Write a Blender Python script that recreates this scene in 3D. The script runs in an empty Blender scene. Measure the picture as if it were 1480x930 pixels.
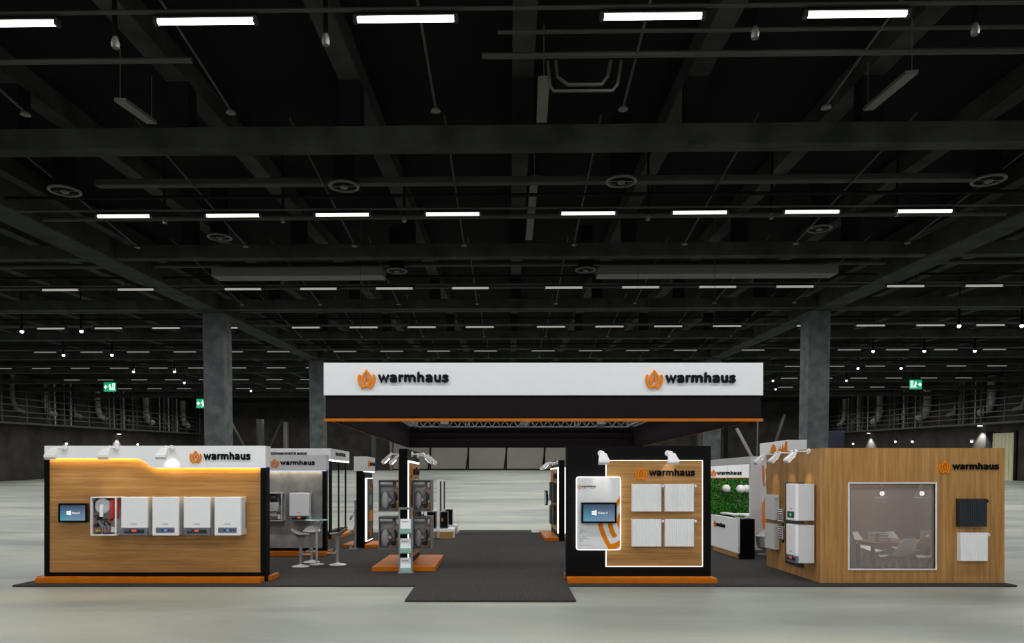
import bpy, bmesh, math, random
from mathutils import Vector, Matrix, Euler
random.seed(7)
PI = math.pi
scn = bpy.context.scene
COL = scn.collection
CH = 1.935            # camera height
T = 0.035             # top of the stand carpet
VX, VY = 720.3, 693.0  # vanishing point of the stand in the 1480x930 frame


def P(px, py, Y):      # a reading on the photograph at a chosen distance, in metres
    return Vector(((px - VX) / 1000 * Y, Y, CH - (py - VY) / 1000 * Y))


def X_(px, Y): return (px - VX) / 1000 * Y
def Z_(py, Y): return CH - (py - VY) / 1000 * Y


# ------------------------------------------------------------------ materials
def lin(c):
    return tuple((v / 255 / 12.92) if v / 255 <= 0.04045 else ((v / 255 + 0.055) / 1.055) ** 2.4 for v in c) + (1,)


def base_mat(name):
    m = bpy.data.materials.new(name); m.use_nodes = True
    nt = m.node_tree
    return m, nt, nt.nodes['Principled BSDF'], nt.nodes, nt.links


def mat(name, c, rough=0.5, metal=0.0, emit=None, es=0.0, bump=0.0, bscale=200, var=0.06, vscale=6, spec=0.5):
    m, nt, b, N, L = base_mat(name)
    col = lin(c)
    b.inputs['Roughness'].default_value = rough
    b.inputs['Metallic'].default_value = metal
    b.inputs['Specular IOR Level'].default_value = spec
    tc = N.new('ShaderNodeTexCoord')
    n = N.new('ShaderNodeTexNoise'); n.inputs['Scale'].default_value = vscale
    n.inputs['Detail'].default_value = 4
    L.new(tc.outputs['Object'], n.inputs['Vector'])
    r = N.new('ShaderNodeValToRGB')
    r.color_ramp.elements[0].position = 0.3; r.color_ramp.elements[1].position = 0.7
    r.color_ramp.elements[0].color = tuple(v * (1 - var) for v in col[:3]) + (1,)
    r.color_ramp.elements[1].color = tuple(min(1, v * (1 + var)) for v in col[:3]) + (1,)
    L.new(n.outputs['Fac'], r.inputs['Fac']); L.new(r.outputs['Color'], b.inputs['Base Color'])
    if emit:
        b.inputs['Emission Color'].default_value = lin(emit)
        b.inputs['Emission Strength'].default_value = es
    if bump:
        n2 = N.new('ShaderNodeTexNoise'); n2.inputs['Scale'].default_value = bscale
        L.new(tc.outputs['Object'], n2.inputs['Vector'])
        bp = N.new('ShaderNodeBump'); bp.inputs['Strength'].default_value = bump; bp.inputs['Distance'].default_value = 0.01
        L.new(n2.outputs['Fac'], bp.inputs['Height']); L.new(bp.outputs['Normal'], b.inputs['Normal'])
    return m


def wood(name, c1, c2, c3, along):
    m, nt, b, N, L = base_mat(name)
    tc = N.new('ShaderNodeTexCoord')
    mp = N.new('ShaderNodeMapping')
    s = [13.0, 13.0, 13.0]
    s['xyz'.index(along)] = 0.35
    if along == 'z': s[0] = s[1] = 8.0
    mp.inputs['Scale'].default_value = s
    L.new(tc.outputs['Object'], mp.inputs['Vector'])
    n1 = N.new('ShaderNodeTexNoise'); n1.inputs['Scale'].default_value = 1.6; n1.inputs['Detail'].default_value = 8
    n1.inputs['Roughness'].default_value = 0.65; n1.inputs['Distortion'].default_value = 0.4
    n2 = N.new('ShaderNodeTexNoise'); n2.inputs['Scale'].default_value = 7; n2.inputs['Detail'].default_value = 6
    L.new(mp.outputs['Vector'], n1.inputs['Vector']); L.new(mp.outputs['Vector'], n2.inputs['Vector'])
    r = N.new('ShaderNodeValToRGB')
    e = r.color_ramp.elements
    e[0].position = 0.3; e[0].color = lin(c1); e[1].position = 0.72; e[1].color = lin(c3)
    k = e.new(0.5); k.color = lin(c2)
    L.new(n1.outputs['Fac'], r.inputs['Fac'])
    mx = N.new('ShaderNodeMixRGB'); mx.blend_type = 'MULTIPLY'; mx.inputs['Fac'].default_value = 0.35
    r2 = N.new('ShaderNodeValToRGB')
    r2.color_ramp.elements[0].position = 0.35; r2.color_ramp.elements[0].color = (0.62, 0.56, 0.5, 1)
    r2.color_ramp.elements[1].position = 0.6
    L.new(n2.outputs['Fac'], r2.inputs['Fac'])
    L.new(r.outputs['Color'], mx.inputs['Color1']); L.new(r2.outputs['Color'], mx.inputs['Color2'])
    L.new(mx.outputs['Color'], b.inputs['Base Color'])
    b.inputs['Roughness'].default_value = 0.5
    b.inputs['Specular IOR Level'].default_value = 0.3
    return m


def speckle(name, c1, c2, scale, rough, bump=0.3, stretch=(1, 1, 1), spec=0.2, lo=0.35, hi=0.65, detail=5):
    m, nt, b, N, L = base_mat(name)
    tc = N.new('ShaderNodeTexCoord'); mp = N.new('ShaderNodeMapping'); mp.inputs['Scale'].default_value = stretch
    L.new(tc.outputs['Object'], mp.inputs['Vector'])
    n = N.new('ShaderNodeTexNoise'); n.inputs['Scale'].default_value = scale; n.inputs['Detail'].default_value = detail
    L.new(mp.outputs['Vector'], n.inputs['Vector'])
    r = N.new('ShaderNodeValToRGB')
    r.color_ramp.elements[0].position = lo; r.color_ramp.elements[1].position = hi
    r.color_ramp.elements[0].color = lin(c1); r.color_ramp.elements[1].color = lin(c2)
    L.new(n.outputs['Fac'], r.inputs['Fac']); L.new(r.outputs['Color'], b.inputs['Base Color'])
    b.inputs['Roughness'].default_value = rough; b.inputs['Specular IOR Level'].default_value = spec
    if bump:
        bp = N.new('ShaderNodeBump'); bp.inputs['Strength'].default_value = bump; bp.inputs['Distance'].default_value = 0.01
        L.new(n.outputs['Fac'], bp.inputs['Height']); L.new(bp.outputs['Normal'], b.inputs['Normal'])
    return m


def glow(name, c, s):
    m, nt, b, N, L = base_mat(name)
    b.inputs['Base Color'].default_value = lin((40, 40, 40))
    b.inputs['Emission Color'].default_value = lin(c); b.inputs['Emission Strength'].default_value = s
    return m


def screen_mat():
    m, nt, b, N, L = base_mat('lit_screen')
    tc = N.new('ShaderNodeTexCoord'); sp = N.new('ShaderNodeSeparateXYZ')
    L.new(tc.outputs['Generated'], sp.inputs['Vector'])
    r1 = N.new('ShaderNodeValToRGB'); r1.color_ramp.elements[0].color = lin((70, 150, 175)); r1.color_ramp.elements[1].color = lin((24, 48, 78))
    r2 = N.new('ShaderNodeValToRGB'); r2.color_ramp.elements[0].color = lin((120, 135, 160)); r2.color_ramp.elements[1].color = lin((44, 62, 92))
    L.new(sp.outputs['Z'], r1.inputs['Fac']); L.new(sp.outputs['Z'], r2.inputs['Fac'])
    mx = N.new('ShaderNodeMixRGB'); L.new(sp.outputs['X'], mx.inputs['Fac'])
    L.new(r1.outputs['Color'], mx.inputs['Color1']); L.new(r2.outputs['Color'], mx.inputs['Color2'])
    n = N.new('ShaderNodeTexNoise'); n.inputs['Scale'].default_value = 22; n.inputs['Detail'].default_value = 6
    L.new(tc.outputs['Generated'], n.inputs['Vector'])
    r3 = N.new('ShaderNodeValToRGB'); r3.color_ramp.elements[0].position = 0.6; r3.color_ramp.elements[1].position = 0.78
    r3.color_ramp.elements[1].color = (0.35, 0.38, 0.45, 1)
    L.new(n.outputs['Fac'], r3.inputs['Fac'])
    ad = N.new('ShaderNodeMixRGB'); ad.blend_type = 'ADD'; ad.inputs['Fac'].default_value = 0.7
    L.new(mx.outputs['Color'], ad.inputs['Color1']); L.new(r3.outputs['Color'], ad.inputs['Color2'])
    b.inputs['Base Color'].default_value = (0.01, 0.01, 0.012, 1); b.inputs['Roughness'].default_value = 0.25
    L.new(ad.outputs['Color'], b.inputs['Emission Color']); b.inputs['Emission Strength'].default_value = 0.95
    return m


def pane_mat():     # milky grey acrylic
    m = bpy.data.materials.new('grey_tinted_pane'); m.use_nodes = True
    nt = m.node_tree; N = nt.nodes; L = nt.links; N.clear()
    o = N.new('ShaderNodeOutputMaterial'); t = N.new('ShaderNodeBsdfTransparent'); d = N.new('ShaderNodeBsdfDiffuse')
    t.inputs['Color'].default_value = (0.93, 0.92, 0.92, 1)
    d.inputs['Color'].default_value = lin((160, 154, 150))
    mx = N.new('ShaderNodeMixShader'); mx.inputs['Fac'].default_value = 0.37
    L.new(t.outputs[0], mx.inputs[1]); L.new(d.outputs[0], mx.inputs[2]); L.new(mx.outputs[0], o.inputs['Surface'])
    return m


def acrylic_mat():
    m = bpy.data.materials.new('green_edged_acrylic'); m.use_nodes = True
    nt = m.node_tree; N = nt.nodes; L = nt.links; N.clear()
    o = N.new('ShaderNodeOutputMaterial'); t = N.new('ShaderNodeBsdfTransparent'); d = N.new('ShaderNodeBsdfPrincipled')
    t.inputs['Color'].default_value = lin((214, 236, 230))
    d.inputs['Base Color'].default_value = lin((160, 196, 188)); d.inputs['Roughness'].default_value = 0.15
    mx = N.new('ShaderNodeMixShader'); mx.inputs['Fac'].default_value = 0.6
    L.new(t.outputs[0], mx.inputs[1]); L.new(d.outputs[0], mx.inputs[2]); L.new(mx.outputs[0], o.inputs['Surface'])
    return m


def island_ramp(name, stops, rough=0.6, spec=0.2):
    m, nt, b, N, L = base_mat(name)
    g = N.new('ShaderNodeNewGeometry'); r = N.new('ShaderNodeValToRGB'); r.color_ramp.interpolation = 'CONSTANT'
    e = r.color_ramp.elements
    e[0].position = 0; e[0].color = lin(stops[0][1]); e[1].position = stops[1][0]; e[1].color = lin(stops[1][1])
    for p, c in stops[2:]:
        k = e.new(p); k.color = lin(c)
    L.new(g.outputs['Random Per Island'], r.inputs['Fac']); L.new(r.outputs['Color'], b.inputs['Base Color'])
    b.inputs['Roughness'].default_value = rough; b.inputs['Specular IOR Level'].default_value = spec
    return m


def patch_mat():     # white laminate printed with large orange flame patches
    m, nt, b, N, L = base_mat('orange_flame_print')
    tc = N.new('ShaderNodeTexCoord'); mp = N.new('ShaderNodeMapping'); mp.inputs['Scale'].default_value = (1.4, 1.4, 0.8)
    mp.inputs['Location'].default_value = (0.3, 3.15, 0.2)
    L.new(tc.outputs['Object'], mp.inputs['Vector'])
    n = N.new('ShaderNodeTexNoise'); n.inputs['Scale'].default_value = 1.7; n.inputs['Detail'].default_value = 2.5; n.inputs['Distortion'].default_value = 0.9
    L.new(mp.outputs['Vector'], n.inputs['Vector'])
    r = N.new('ShaderNodeValToRGB'); r.color_ramp.interpolation = 'CONSTANT'
    r.color_ramp.elements[0].color = lin((225, 226, 228)); r.color_ramp.elements[1].position = 0.5; r.color_ramp.elements[1].color = lin((220, 120, 20))
    L.new(n.outputs['Fac'], r.inputs['Fac']); L.new(r.outputs['Color'], b.inputs['Base Color']); b.inputs['Roughness'].default_value = 0.4
    return m


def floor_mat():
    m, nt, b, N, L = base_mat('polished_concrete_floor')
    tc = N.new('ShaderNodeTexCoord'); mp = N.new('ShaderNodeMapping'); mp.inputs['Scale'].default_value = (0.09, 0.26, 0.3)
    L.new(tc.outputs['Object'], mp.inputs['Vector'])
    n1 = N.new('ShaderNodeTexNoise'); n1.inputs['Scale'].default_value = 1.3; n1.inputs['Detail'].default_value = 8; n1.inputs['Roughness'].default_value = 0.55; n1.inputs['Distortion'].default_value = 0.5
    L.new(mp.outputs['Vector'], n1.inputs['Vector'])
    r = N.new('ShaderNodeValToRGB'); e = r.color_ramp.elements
    e[0].position = 0.3; e[0].color = lin((108, 114, 107)); e[1].position = 0.68; e[1].color = lin((170, 172, 157))  # pale and dark streaks paint soft floor reflections into the base colour
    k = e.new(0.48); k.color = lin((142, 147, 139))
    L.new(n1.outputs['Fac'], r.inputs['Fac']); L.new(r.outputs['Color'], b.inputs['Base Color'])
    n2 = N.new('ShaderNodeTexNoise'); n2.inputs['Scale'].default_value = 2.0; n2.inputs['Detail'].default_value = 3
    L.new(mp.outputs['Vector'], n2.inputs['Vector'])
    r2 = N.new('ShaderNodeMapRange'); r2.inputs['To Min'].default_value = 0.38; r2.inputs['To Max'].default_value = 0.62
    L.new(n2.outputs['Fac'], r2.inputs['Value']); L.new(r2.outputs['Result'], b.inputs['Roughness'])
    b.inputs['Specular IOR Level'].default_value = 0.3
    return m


M = {}
M['wood_h'] = wood('oak_laminate_across', (146, 104, 56), (172, 127, 72), (192, 147, 90), 'x')
M['wood_v'] = wood('oak_laminate_upright', (146, 104, 56), (172, 127, 72), (192, 147, 90), 'z')
M['wood_y'] = wood('oak_laminate_deep', (146, 104, 56), (172, 127, 72), (192, 147, 90), 'y')
M['wood_room'] = wood('brown_room_panelling', (98, 84, 73), (112, 97, 85), (124, 109, 96), 'z')
M['wood_table'] = wood('brown_table_wood', (104, 76, 56), (124, 92, 70), (140, 106, 82), 'x')
M['black'] = mat('black_laminate', (7, 7, 8), 0.6, spec=0.1)
M['canopy_black'] = mat('black_canopy_fabric', (30, 27, 28), 0.95, spec=0.03)
M['white'] = mat('white_laminate', (238, 240, 243), 0.45, var=0.01)
M['canopy_white'] = mat('white_canopy_fascia', (222, 225, 229), 0.5, var=0.01)
M['fascia_grey'] = mat('pale_grey_fascia', (216, 217, 219), 0.5, var=0.02)
M['orange'] = mat('orange_lacquer', (186, 100, 4), 0.5, var=0.08, vscale=3, spec=0.15)
M['emblem'] = mat('orange_emblem', (230, 128, 8), 0.5, var=0.02, spec=0.1)
M['letter'] = mat('black_lettering', (9, 10, 15), 0.55, var=0.02, spec=0.12)
M['carpet'] = speckle('charcoal_carpet', (42, 41, 40), (76, 74, 72), 34, 0.95, 0.5, (1, 1.0, 1), 0.05, 0.3, 0.7, 8)
M['concrete_panel'] = speckle('concrete_board', (122, 122, 120), (150, 150, 148), 3, 0.8, 0.1)
M['boiler_white'] = mat('boiler_white_enamel', (240, 241, 244), 0.35, var=0.01)
M['boiler_edge'] = mat('boiler_side_grey', (205, 206, 208), 0.45, var=0.02)
M['slate'] = mat('slate_plastic', (98, 106, 124), 0.4)
M['dark_plastic'] = mat('dark_plastic', (26, 27, 30), 0.35)
M['steel'] = mat('grey_steel', (165, 168, 172), 0.4, 0.3)
M['dull_steel'] = mat('dull_grey_metal', (128, 130, 134), 0.5, 0.15)
M['inner'] = mat('boiler_inner_grey', (165, 167, 170), 0.5, 0.2, var=0.2)
M['inner_light'] = mat('boiler_inner_pale', (205, 207, 210), 0.4, 0.1, var=0.12)
M['chrome'] = mat('polished_chrome', (215, 216, 220), 0.3, 0.75, var=0.01)
M['copper'] = mat('copper_pipe', (196, 98, 48), 0.35, 0.7)
M['brass'] = mat('brass_valve', (196, 156, 70), 0.35, 0.7)
M['red'] = mat('red_enamel', (206, 34, 28), 0.35)
M['yellow'] = mat('yellow_cap', (220, 190, 40), 0.5)
M['disp_orange'] = glow('orange_display', (230, 84, 16), 0.8)
M['disp_blue'] = glow('blue_display', (80, 150, 255), 0.9)
M['disp_green'] = glow('green_display', (40, 200, 150), 0.8)
M['screen'] = screen_mat()
M['screen_mark'] = glow('white_screen_mark', (255, 255, 255), 1.0)
M['led_white'] = glow('white_led_strip', (255, 253, 248), 2.2)
M['led_warm'] = glow('warm_led_strip', (255, 212, 116), 28.0)
M['led_cool'] = glow('warm_white_led_strip', (255, 236, 195), 14.0)
M['led_edge'] = glow('blue_white_edge_light', (170, 190, 255), 1.0)
M['lamp_white'] = mat('white_lamp_enamel', (226, 226, 226), 0.4, var=0.02)
M['lens'] = glow('lit_lamp_lens', (255, 250, 240), 2.5)
M['radiator_white'] = mat('radiator_white', (236, 237, 239), 0.4, var=0.01)
M['radiator_black'] = mat('radiator_anthracite', (26, 33, 40), 0.45)
M['plastic_white'] = mat('glossy_white_plastic', (214, 214, 214), 0.2, var=0.02)
M['plastic_grey'] = mat('satin_grey_plastic', (150, 151, 152), 0.35, var=0.04)
M['chair_shell'] = mat('white_chair_shell', (226, 224, 222), 0.4, var=0.02)
M['beech'] = mat('beech_leg', (210, 176, 90), 0.5)
M['rack_grey'] = mat('grey_rack_frame', (138, 142, 146), 0.45, 0.1)
M['paper'] = mat('white_paper', (228, 230, 232), 0.7, var=0.02)
M['acrylic'] = acrylic_mat()
M['glass_top'] = mat('frosted_glass_top', (150, 190, 190), 0.15)
M['pane'] = pane_mat()
M['frame_white'] = mat('white_window_frame', (226, 228, 234), 0.4)
M['poster'] = mat('poster_white', (228, 229, 232), 0.5, var=0.01)
M['print_grey'] = mat('grey_print', (150, 152, 156), 0.6)
M['dark_print'] = mat('dark_poster', (30, 29, 32), 0.5)
M['moss'] = island_ramp('living_wall_leaves', [(0, (30, 112, 16)), (0.3, (48, 140, 26)), (0.55, (22, 84, 14)), (0.78, (72, 150, 40)), (0.86, (96, 52, 60)), (0.94, (150, 128, 140))])
M['moss_bed'] = mat('dark_planting_felt', (24, 48, 18), 0.9)
M['grass'] = island_ramp('grass_blades', [(0, (90, 150, 40)), (0.4, (120, 172, 62)), (0.75, (70, 120, 34))])
M['globe'] = mat('white_globe_glass', (214, 214, 212), 0.4, var=0.01)
M['flame_print'] = patch_mat()
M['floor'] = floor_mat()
M['hall_concrete'] = speckle('hall_concrete', (46, 48, 44), (64, 66, 60), 1.2, 0.9, 0.15, spec=0.1)
M['hall_column'] = speckle('hall_column_concrete', (72, 76, 78), (94, 98, 99), 2.0, 0.9, 0.15, spec=0.1)
M['hall_dark'] = mat('dark_ceiling_deck', (24, 26, 25), 0.95, spec=0.05)
M['hall_wall'] = speckle('dark_hall_wall', (46, 44, 41), (62, 59, 55), 0.5, 0.9, 0.1, spec=0.1)
M['hall_metal'] = mat('dark_hall_metal', (66, 67, 62), 0.6, 0.2, spec=0.2)
M['hall_black'] = mat('black_hall_metal', (16, 16, 16), 0.7, spec=0.1)
M['duct'] = mat('galvanised_duct', (92, 92, 84), 0.6, 0.1)
M['duct_pale'] = mat('pale_duct', (150, 150, 140), 0.6, 0.1)
M['partition'] = mat('pale_partition', (128, 126, 118), 0.8, var=0.08, vscale=0.3)
M['door_pale'] = mat('pale_yellow_door', (176, 172, 142), 0.7)
M['tube_bright'] = glow('bright_tube', (255, 255, 240), 9.0)
M['tube_mid'] = glow('mid_tube', (255, 252, 232), 2.2)
M['tube_soft'] = glow('soft_tube', (215, 212, 204), 0.5)
M['tube_dim'] = glow('dim_tube', (190, 188, 180), 0.32)
M['dot'] = glow('white_spot_lens', (235, 242, 255), 5.0)
M['exit_green'] = glow('green_exit_panel', (0, 170, 110), 0.9)
M['exit_white'] = glow('white_exit_mark', (230, 255, 245), 1.2)
M['blue_sheet'] = mat('dark_blue_sheet', (26, 30, 52), 0.7)


# ------------------------------------------------------------------ mesh helper
class MB:
    def __init__(s, o=(0, 0, 0)):
        s.bm = bmesh.new(); s.o = Vector(o); s.M = None

    def _v(s, p):
        p = Vector(p)
        if s.M is not None: p = s.M @ p
        return s.bm.verts.new(p)

    def box(s, x0, x1, y0, y1, z0, z1, bev=0.0, seg=2):
        vs = [s._v((x, y, z)) for x in (x0, x1) for y in (y0, y1) for z in (z0, z1)]
        fs = [(0, 1, 3, 2), (4, 6, 7, 5), (0, 4, 5, 1), (2, 3, 7, 6), (0, 2, 6, 4), (1, 5, 7, 3)]
        faces = [s.bm.faces.new([vs[i] for i in f]) for f in fs]
        if bev:
            ed = list({e for f in faces for e in f.edges})
            bmesh.ops.bevel(s.bm, geom=ed, offset=bev, segments=seg, affect='EDGES', profile=0.5)
        return s

    def ring(s, pts): return [s._v(p) for p in pts]

    def bridge(s, a, b, closed=True):
        n = len(a)
        for i in range(n if closed else n - 1):
            j = (i + 1) % n
            s.bm.faces.new((a[i], a[j], b[j], b[i]))

    def cap(s, r, flip=False):
        s.bm.faces.new(list(reversed(r)) if flip else r)

    def tube(s, pts, rad, n=8):
        pts = [Vector(p) for p in pts]
        rads = rad if isinstance(rad, (list, tuple)) else [rad] * len(pts)
        prev = None; up = None
        for i, p in enumerate(pts):
            if i == 0: d = pts[1] - p
            elif i == len(pts) - 1: d = p - pts[i - 1]
            else: d = (pts[i + 1] - p).normalized() + (p - pts[i - 1]).normalized()
            d.normalize()
            if up is None: up = Vector((0, 0, 1)) if abs(d.z) < 0.9 else Vector((1, 0, 0))
            a = d.cross(up).normalized(); b = a.cross(d).normalized(); up = b
            r = s.ring([p + (a * math.cos(2 * PI * k / n) + b * math.sin(2 * PI * k / n)) * rads[i] for k in range(n)])
            if prev: s.bridge(prev, r)
            else: s.cap(r, True)
            prev = r
        s.cap(prev)
        return s

    def lathe(s, prof, c=(0, 0, 0), n=24, axis='z', sx=1.0, sy=1.0):
        c = Vector(c); prev = None
        for (r, h) in prof:
            pts = []
            for k in range(n):
                a = 2 * PI * k / n; u, v = r * math.cos(a) * sx, r * math.sin(a) * sy
                q = {'z': (u, v, h), 'y': (u, h, v), 'x': (h, u, v)}[axis]
                pts.append(c + Vector(q))
            ring = s.ring(pts)
            if prev: s.bridge(prev, ring)
            else: s.cap(ring, True)
            prev = ring
        s.cap(prev)
        return s

    def ball(s, c, r, n=20, sz=1.0):
        m = max(6, n // 2)
        return s.lathe([(max(1e-4, r * math.sin(PI * i / m)), -r * sz * math.cos(PI * i / m)) for i in range(m + 1)], c, n)

    def prism(s, poly, f0, f1):       # poly: 2-D points; f0 / f1 map a 2-D point to 3-D
        a = s.ring([f0(p) for p in poly]); b = s.ring([f1(p) for p in poly])
        s.cap(a, True); s.cap(b); s.bridge(a, b)
        return s

    def ribbon(s, pts, w, F, d0, d1, taper=None):     # flat stroke of width w in a plane, F(a,b,c)
        n = len(pts); L = []; R = []
        for i in range(n):
            p = Vector(pts[i])
            if i == 0: d = Vector(pts[1]) - p
            elif i == n - 1: d = p - Vector(pts[i - 1])
            else:
                d1_ = (p - Vector(pts[i - 1])).normalized(); d2_ = (Vector(pts[i + 1]) - p).normalized(); d = d1_ + d2_
            d.normalize(); nn = Vector((-d.y, d.x)); hw = w / 2
            if 0 < i < n - 1: hw = hw / max(0.55, nn.dot(Vector((-d2_.y, d2_.x))))
            L.append(p + nn * hw); R.append(p - nn * hw)
        prev = None
        for i in range(n):
            q = s.ring([F(L[i].x, L[i].y, d0), F(R[i].x, R[i].y, d0), F(R[i].x, R[i].y, d1), F(L[i].x, L[i].y, d1)])
            if prev: s.bridge(prev, q)
            else: s.cap(q, True)
            prev = q
        s.cap(prev)
        return s

    def mesh(s, vs, fs):
        vv = [s._v(v) for v in vs]
        for f in fs:
            try: s.bm.faces.new([vv[i] for i in f])
            except ValueError: pass
        return s

    def build(s, name, m, parent=None, smooth=False, ang=40):
        bmesh.ops.recalc_face_normals(s.bm, faces=s.bm.faces)
        for v in s.bm.verts: v.co -= s.o
        me = bpy.data.meshes.new(name); s.bm.to_mesh(me); s.bm.free()
        me.materials.append(m if not isinstance(m, str) else M[m])
        if smooth:
            for p in me.polygons: p.use_smooth = True
            try: me.set_sharp_from_angle(angle=math.radians(ang))
            except Exception: pass
        o = bpy.data.objects.new(name, me); COL.objects.link(o)
        if parent is not None: o.parent = parent
        else: o.location = s.o
        return o


def tag(o, label, cat, group=None, kind=None):
    o['label'] = label; o['category'] = cat
    if group: o['group'] = group
    if kind: o['kind'] = kind
    return o


def thing(name, label, cat, loc=(0, 0, 0), rz=0.0, group=None, kind=None):
    o = bpy.data.objects.new(name, None); COL.objects.link(o)
    o.location = loc; o.rotation_euler = (0, 0, rz); o.empty_display_size = 0.1
    return tag(o, label, cat, group, kind)


def dup(root, loc, rz=None, label=None, group=None, rot=None):
    def rec(o, par):
        c = o.copy(); COL.objects.link(c)
        if par is not None: c.parent = par
        for ch in kids.get(o.name, ()): rec(ch, c)
        return c
    kids = {}
    for o in [root] + list(root.children_recursive):
        kids[o.name] = list(o.children)
    r = rec(root, None); r.location = loc
    if rz is not None: r.rotation_euler = (0, 0, rz)
    if rot is not None: r.rotation_euler = rot
    if label: r['label'] = label
    if group: r['group'] = group
    return r


# ------------------------------------------------------------------ lettering and emblem
_tc = {}
def text_geo(s, bold):
    k = (s, bold)
    if k in _tc: return _tc[k]
    cu = bpy.data.curves.new('lettering', 'FONT'); cu.body = s; cu.size = 1.0; cu.offset = bold; cu.resolution_u = 3; cu.extrude = 0.5
    o = bpy.data.objects.new('lettering_tmp', cu); COL.objects.link(o)
    dg = bpy.context.evaluated_depsgraph_get(); me = bpy.data.meshes.new_from_object(o.evaluated_get(dg))
    vs = [v.co.copy() for v in me.vertices]; fs = [tuple(p.vertices) for p in me.polygons]
    bpy.data.objects.remove(o); bpy.data.meshes.remove(me); bpy.data.curves.remove(cu)
    x0 = min(v.x for v in vs); x1 = max(v.x for v in vs); y0 = min(v.y for v in vs); y1 = max(v.y for v in vs)
    vs = [((v.x - x0) / (x1 - x0), (v.y - y0) / (y1 - y0), v.z + 0.5) for v in vs]
    _tc[k] = (vs, fs)
    return _tc[k]


WH = [((405, 168), (432, 241), (463, 176), (494, 241), (522, 168)),
      ((562, 173), (588, 167), (612, 172), (624, 192), (624, 243)), ((624, 204), (588, 206), (562, 218), (564, 238), (586, 244), (610, 238), (624, 224)),
      ((676, 243), (676, 168)), ((676, 198), (688, 176), (712, 169)),
      ((751, 243), (751, 168)), ((751, 196), (766, 173), (790, 170), (806, 190), (808, 243)), ((808, 196), (824, 173), (852, 170), (872, 190), (874, 243)),
      ((925, 133), (925, 243)), ((925, 198), (940, 174), (966, 170), (984, 188), (987, 243)),
      ((1035, 173), (1061, 167), (1085, 172), (1097, 192), (1097, 243)), ((1097, 204), (1061, 206), (1035, 218), (1037, 238), (1059, 244), (1083, 238), (1097, 224)),
      ((1148, 168), (1148, 214), (1160, 238), (1184, 243), (1206, 226)), ((1209, 168), (1209, 243)),
      ((1309, 177), (1286, 167), (1262, 174), (1259, 190), (1280, 203), (1302, 213), (1309, 229), (1292, 244), (1266, 244), (1250, 236))]


def text_on(mb, s, F, a0, a1, b0, b1, depth, bold=0.028):
    if s == 'warmhaus':
        G = lambda x, y, c: F(a0 + (x - 391) / 934 * (a1 - a0), b0 + (257 - y) / 138 * (b1 - b0), c)
        for i, pl in enumerate(WH):
            depth_i = depth * (1 + 0.035 * (i % 3))
            mb.ribbon(pl, 31, G, 0, depth_i)
            for q in (pl[0], pl[-1]):
                c = [(q[0] + 15.5 * math.cos(k * PI / 4), q[1] + 15.5 * math.sin(k * PI / 4)) for k in range(8)]
                mb.prism(c, lambda p: G(p[0], p[1], 0), lambda p: G(p[0], p[1], depth_i * 0.985))
        return
    vs, fs = text_geo(s, bold)
    mb.mesh([F(a0 + v[0] * (a1 - a0), b0 + v[1] * (b1 - b0), v[2] * depth) for v in vs], fs)


def E(x, y): return ((x - 232) / 253, (219 - y) / 253)
FL1 = [E(*p) for p in ((144, 156), (131, 185), (127, 215), (134, 250), (150, 290), (178, 328), (215, 314), (252, 294), (278, 266), (290, 235), (286, 196), (268, 158), (232, 110), (196, 158), (178, 196), (176, 235), (188, 265), (204, 284))]
FL2 = [E(*p) for p in ((320, 156), (333, 185), (337, 215), (330, 250), (314, 290), (287, 328), (258, 316), (240, 306))]
FL3 = [E(*p) for p in ((218, 252), (216, 222), (222, 202), (232, 180), (243, 202), (249, 222), (247, 252))]


def emblem_on(mb, F, a, b, h, depth, ws=1.0, w=0.108):
    G = lambda x, y, c: F(a + x * h * ws, b + y * h, c)
    mb.ribbon(FL1, w, G, 0, depth); mb.ribbon(FL2, w, G, 0, depth * 0.93); mb.ribbon(FL3, 0.062, G, 0, depth)


def plane_y(Y): return lambda a, b, c: Vector((a, Y - c, b))          # faces the camera
def plane_x(X, sgn): return lambda a, b, c: Vector((X + sgn * c, a, b))  # faces +x / -x; a runs along y


def logo_px(root, Y, ib, tb, depth=0.02, mats=('emblem', 'letter')):
    F = plane_y(Y); o = root.location
    mb = MB(o); cx = X_((ib[0] + ib[2]) / 2, Y); cz = Z_((ib[1] + ib[3]) / 2, Y); h = (ib[3] - ib[1]) / 1000 * Y
    emblem_on(mb, F, cx, cz, h, depth, ws=((ib[2] - ib[0]) / (ib[3] - ib[1])) / 0.97)
    e = mb.build('flame_emblem', mats[0], root); e['label'] = 'orange flame emblem'
    mb = MB(o); text_on(mb, 'warmhaus', F, X_(tb[0], Y), X_(tb[2], Y), Z_(tb[3], Y), Z_(tb[1], Y), depth)
    e = mb.build('lettering', mats[1], root); e['label'] = 'raised black lettering'


def logo_x(root, X, sgn, y_icon, y0, y1, zc, h, depth=0.02, th=None):
    F = plane_x(X, sgn); o = root.location; th = th or h * 0.55
    s = 1 if y1 > y0 else -1
    mb = MB(o); emblem_on(mb, F, y_icon, zc, h, depth); mb.build('flame_emblem', 'emblem', root)['label'] = 'orange flame emblem'
    mb = MB(o); text_on(mb, 'warmhaus', F, y0, y1, zc - th * 0.45, zc + th * 0.55, depth)
    mb.build('lettering', 'letter', root)['label'] = 'raised black lettering'


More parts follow.
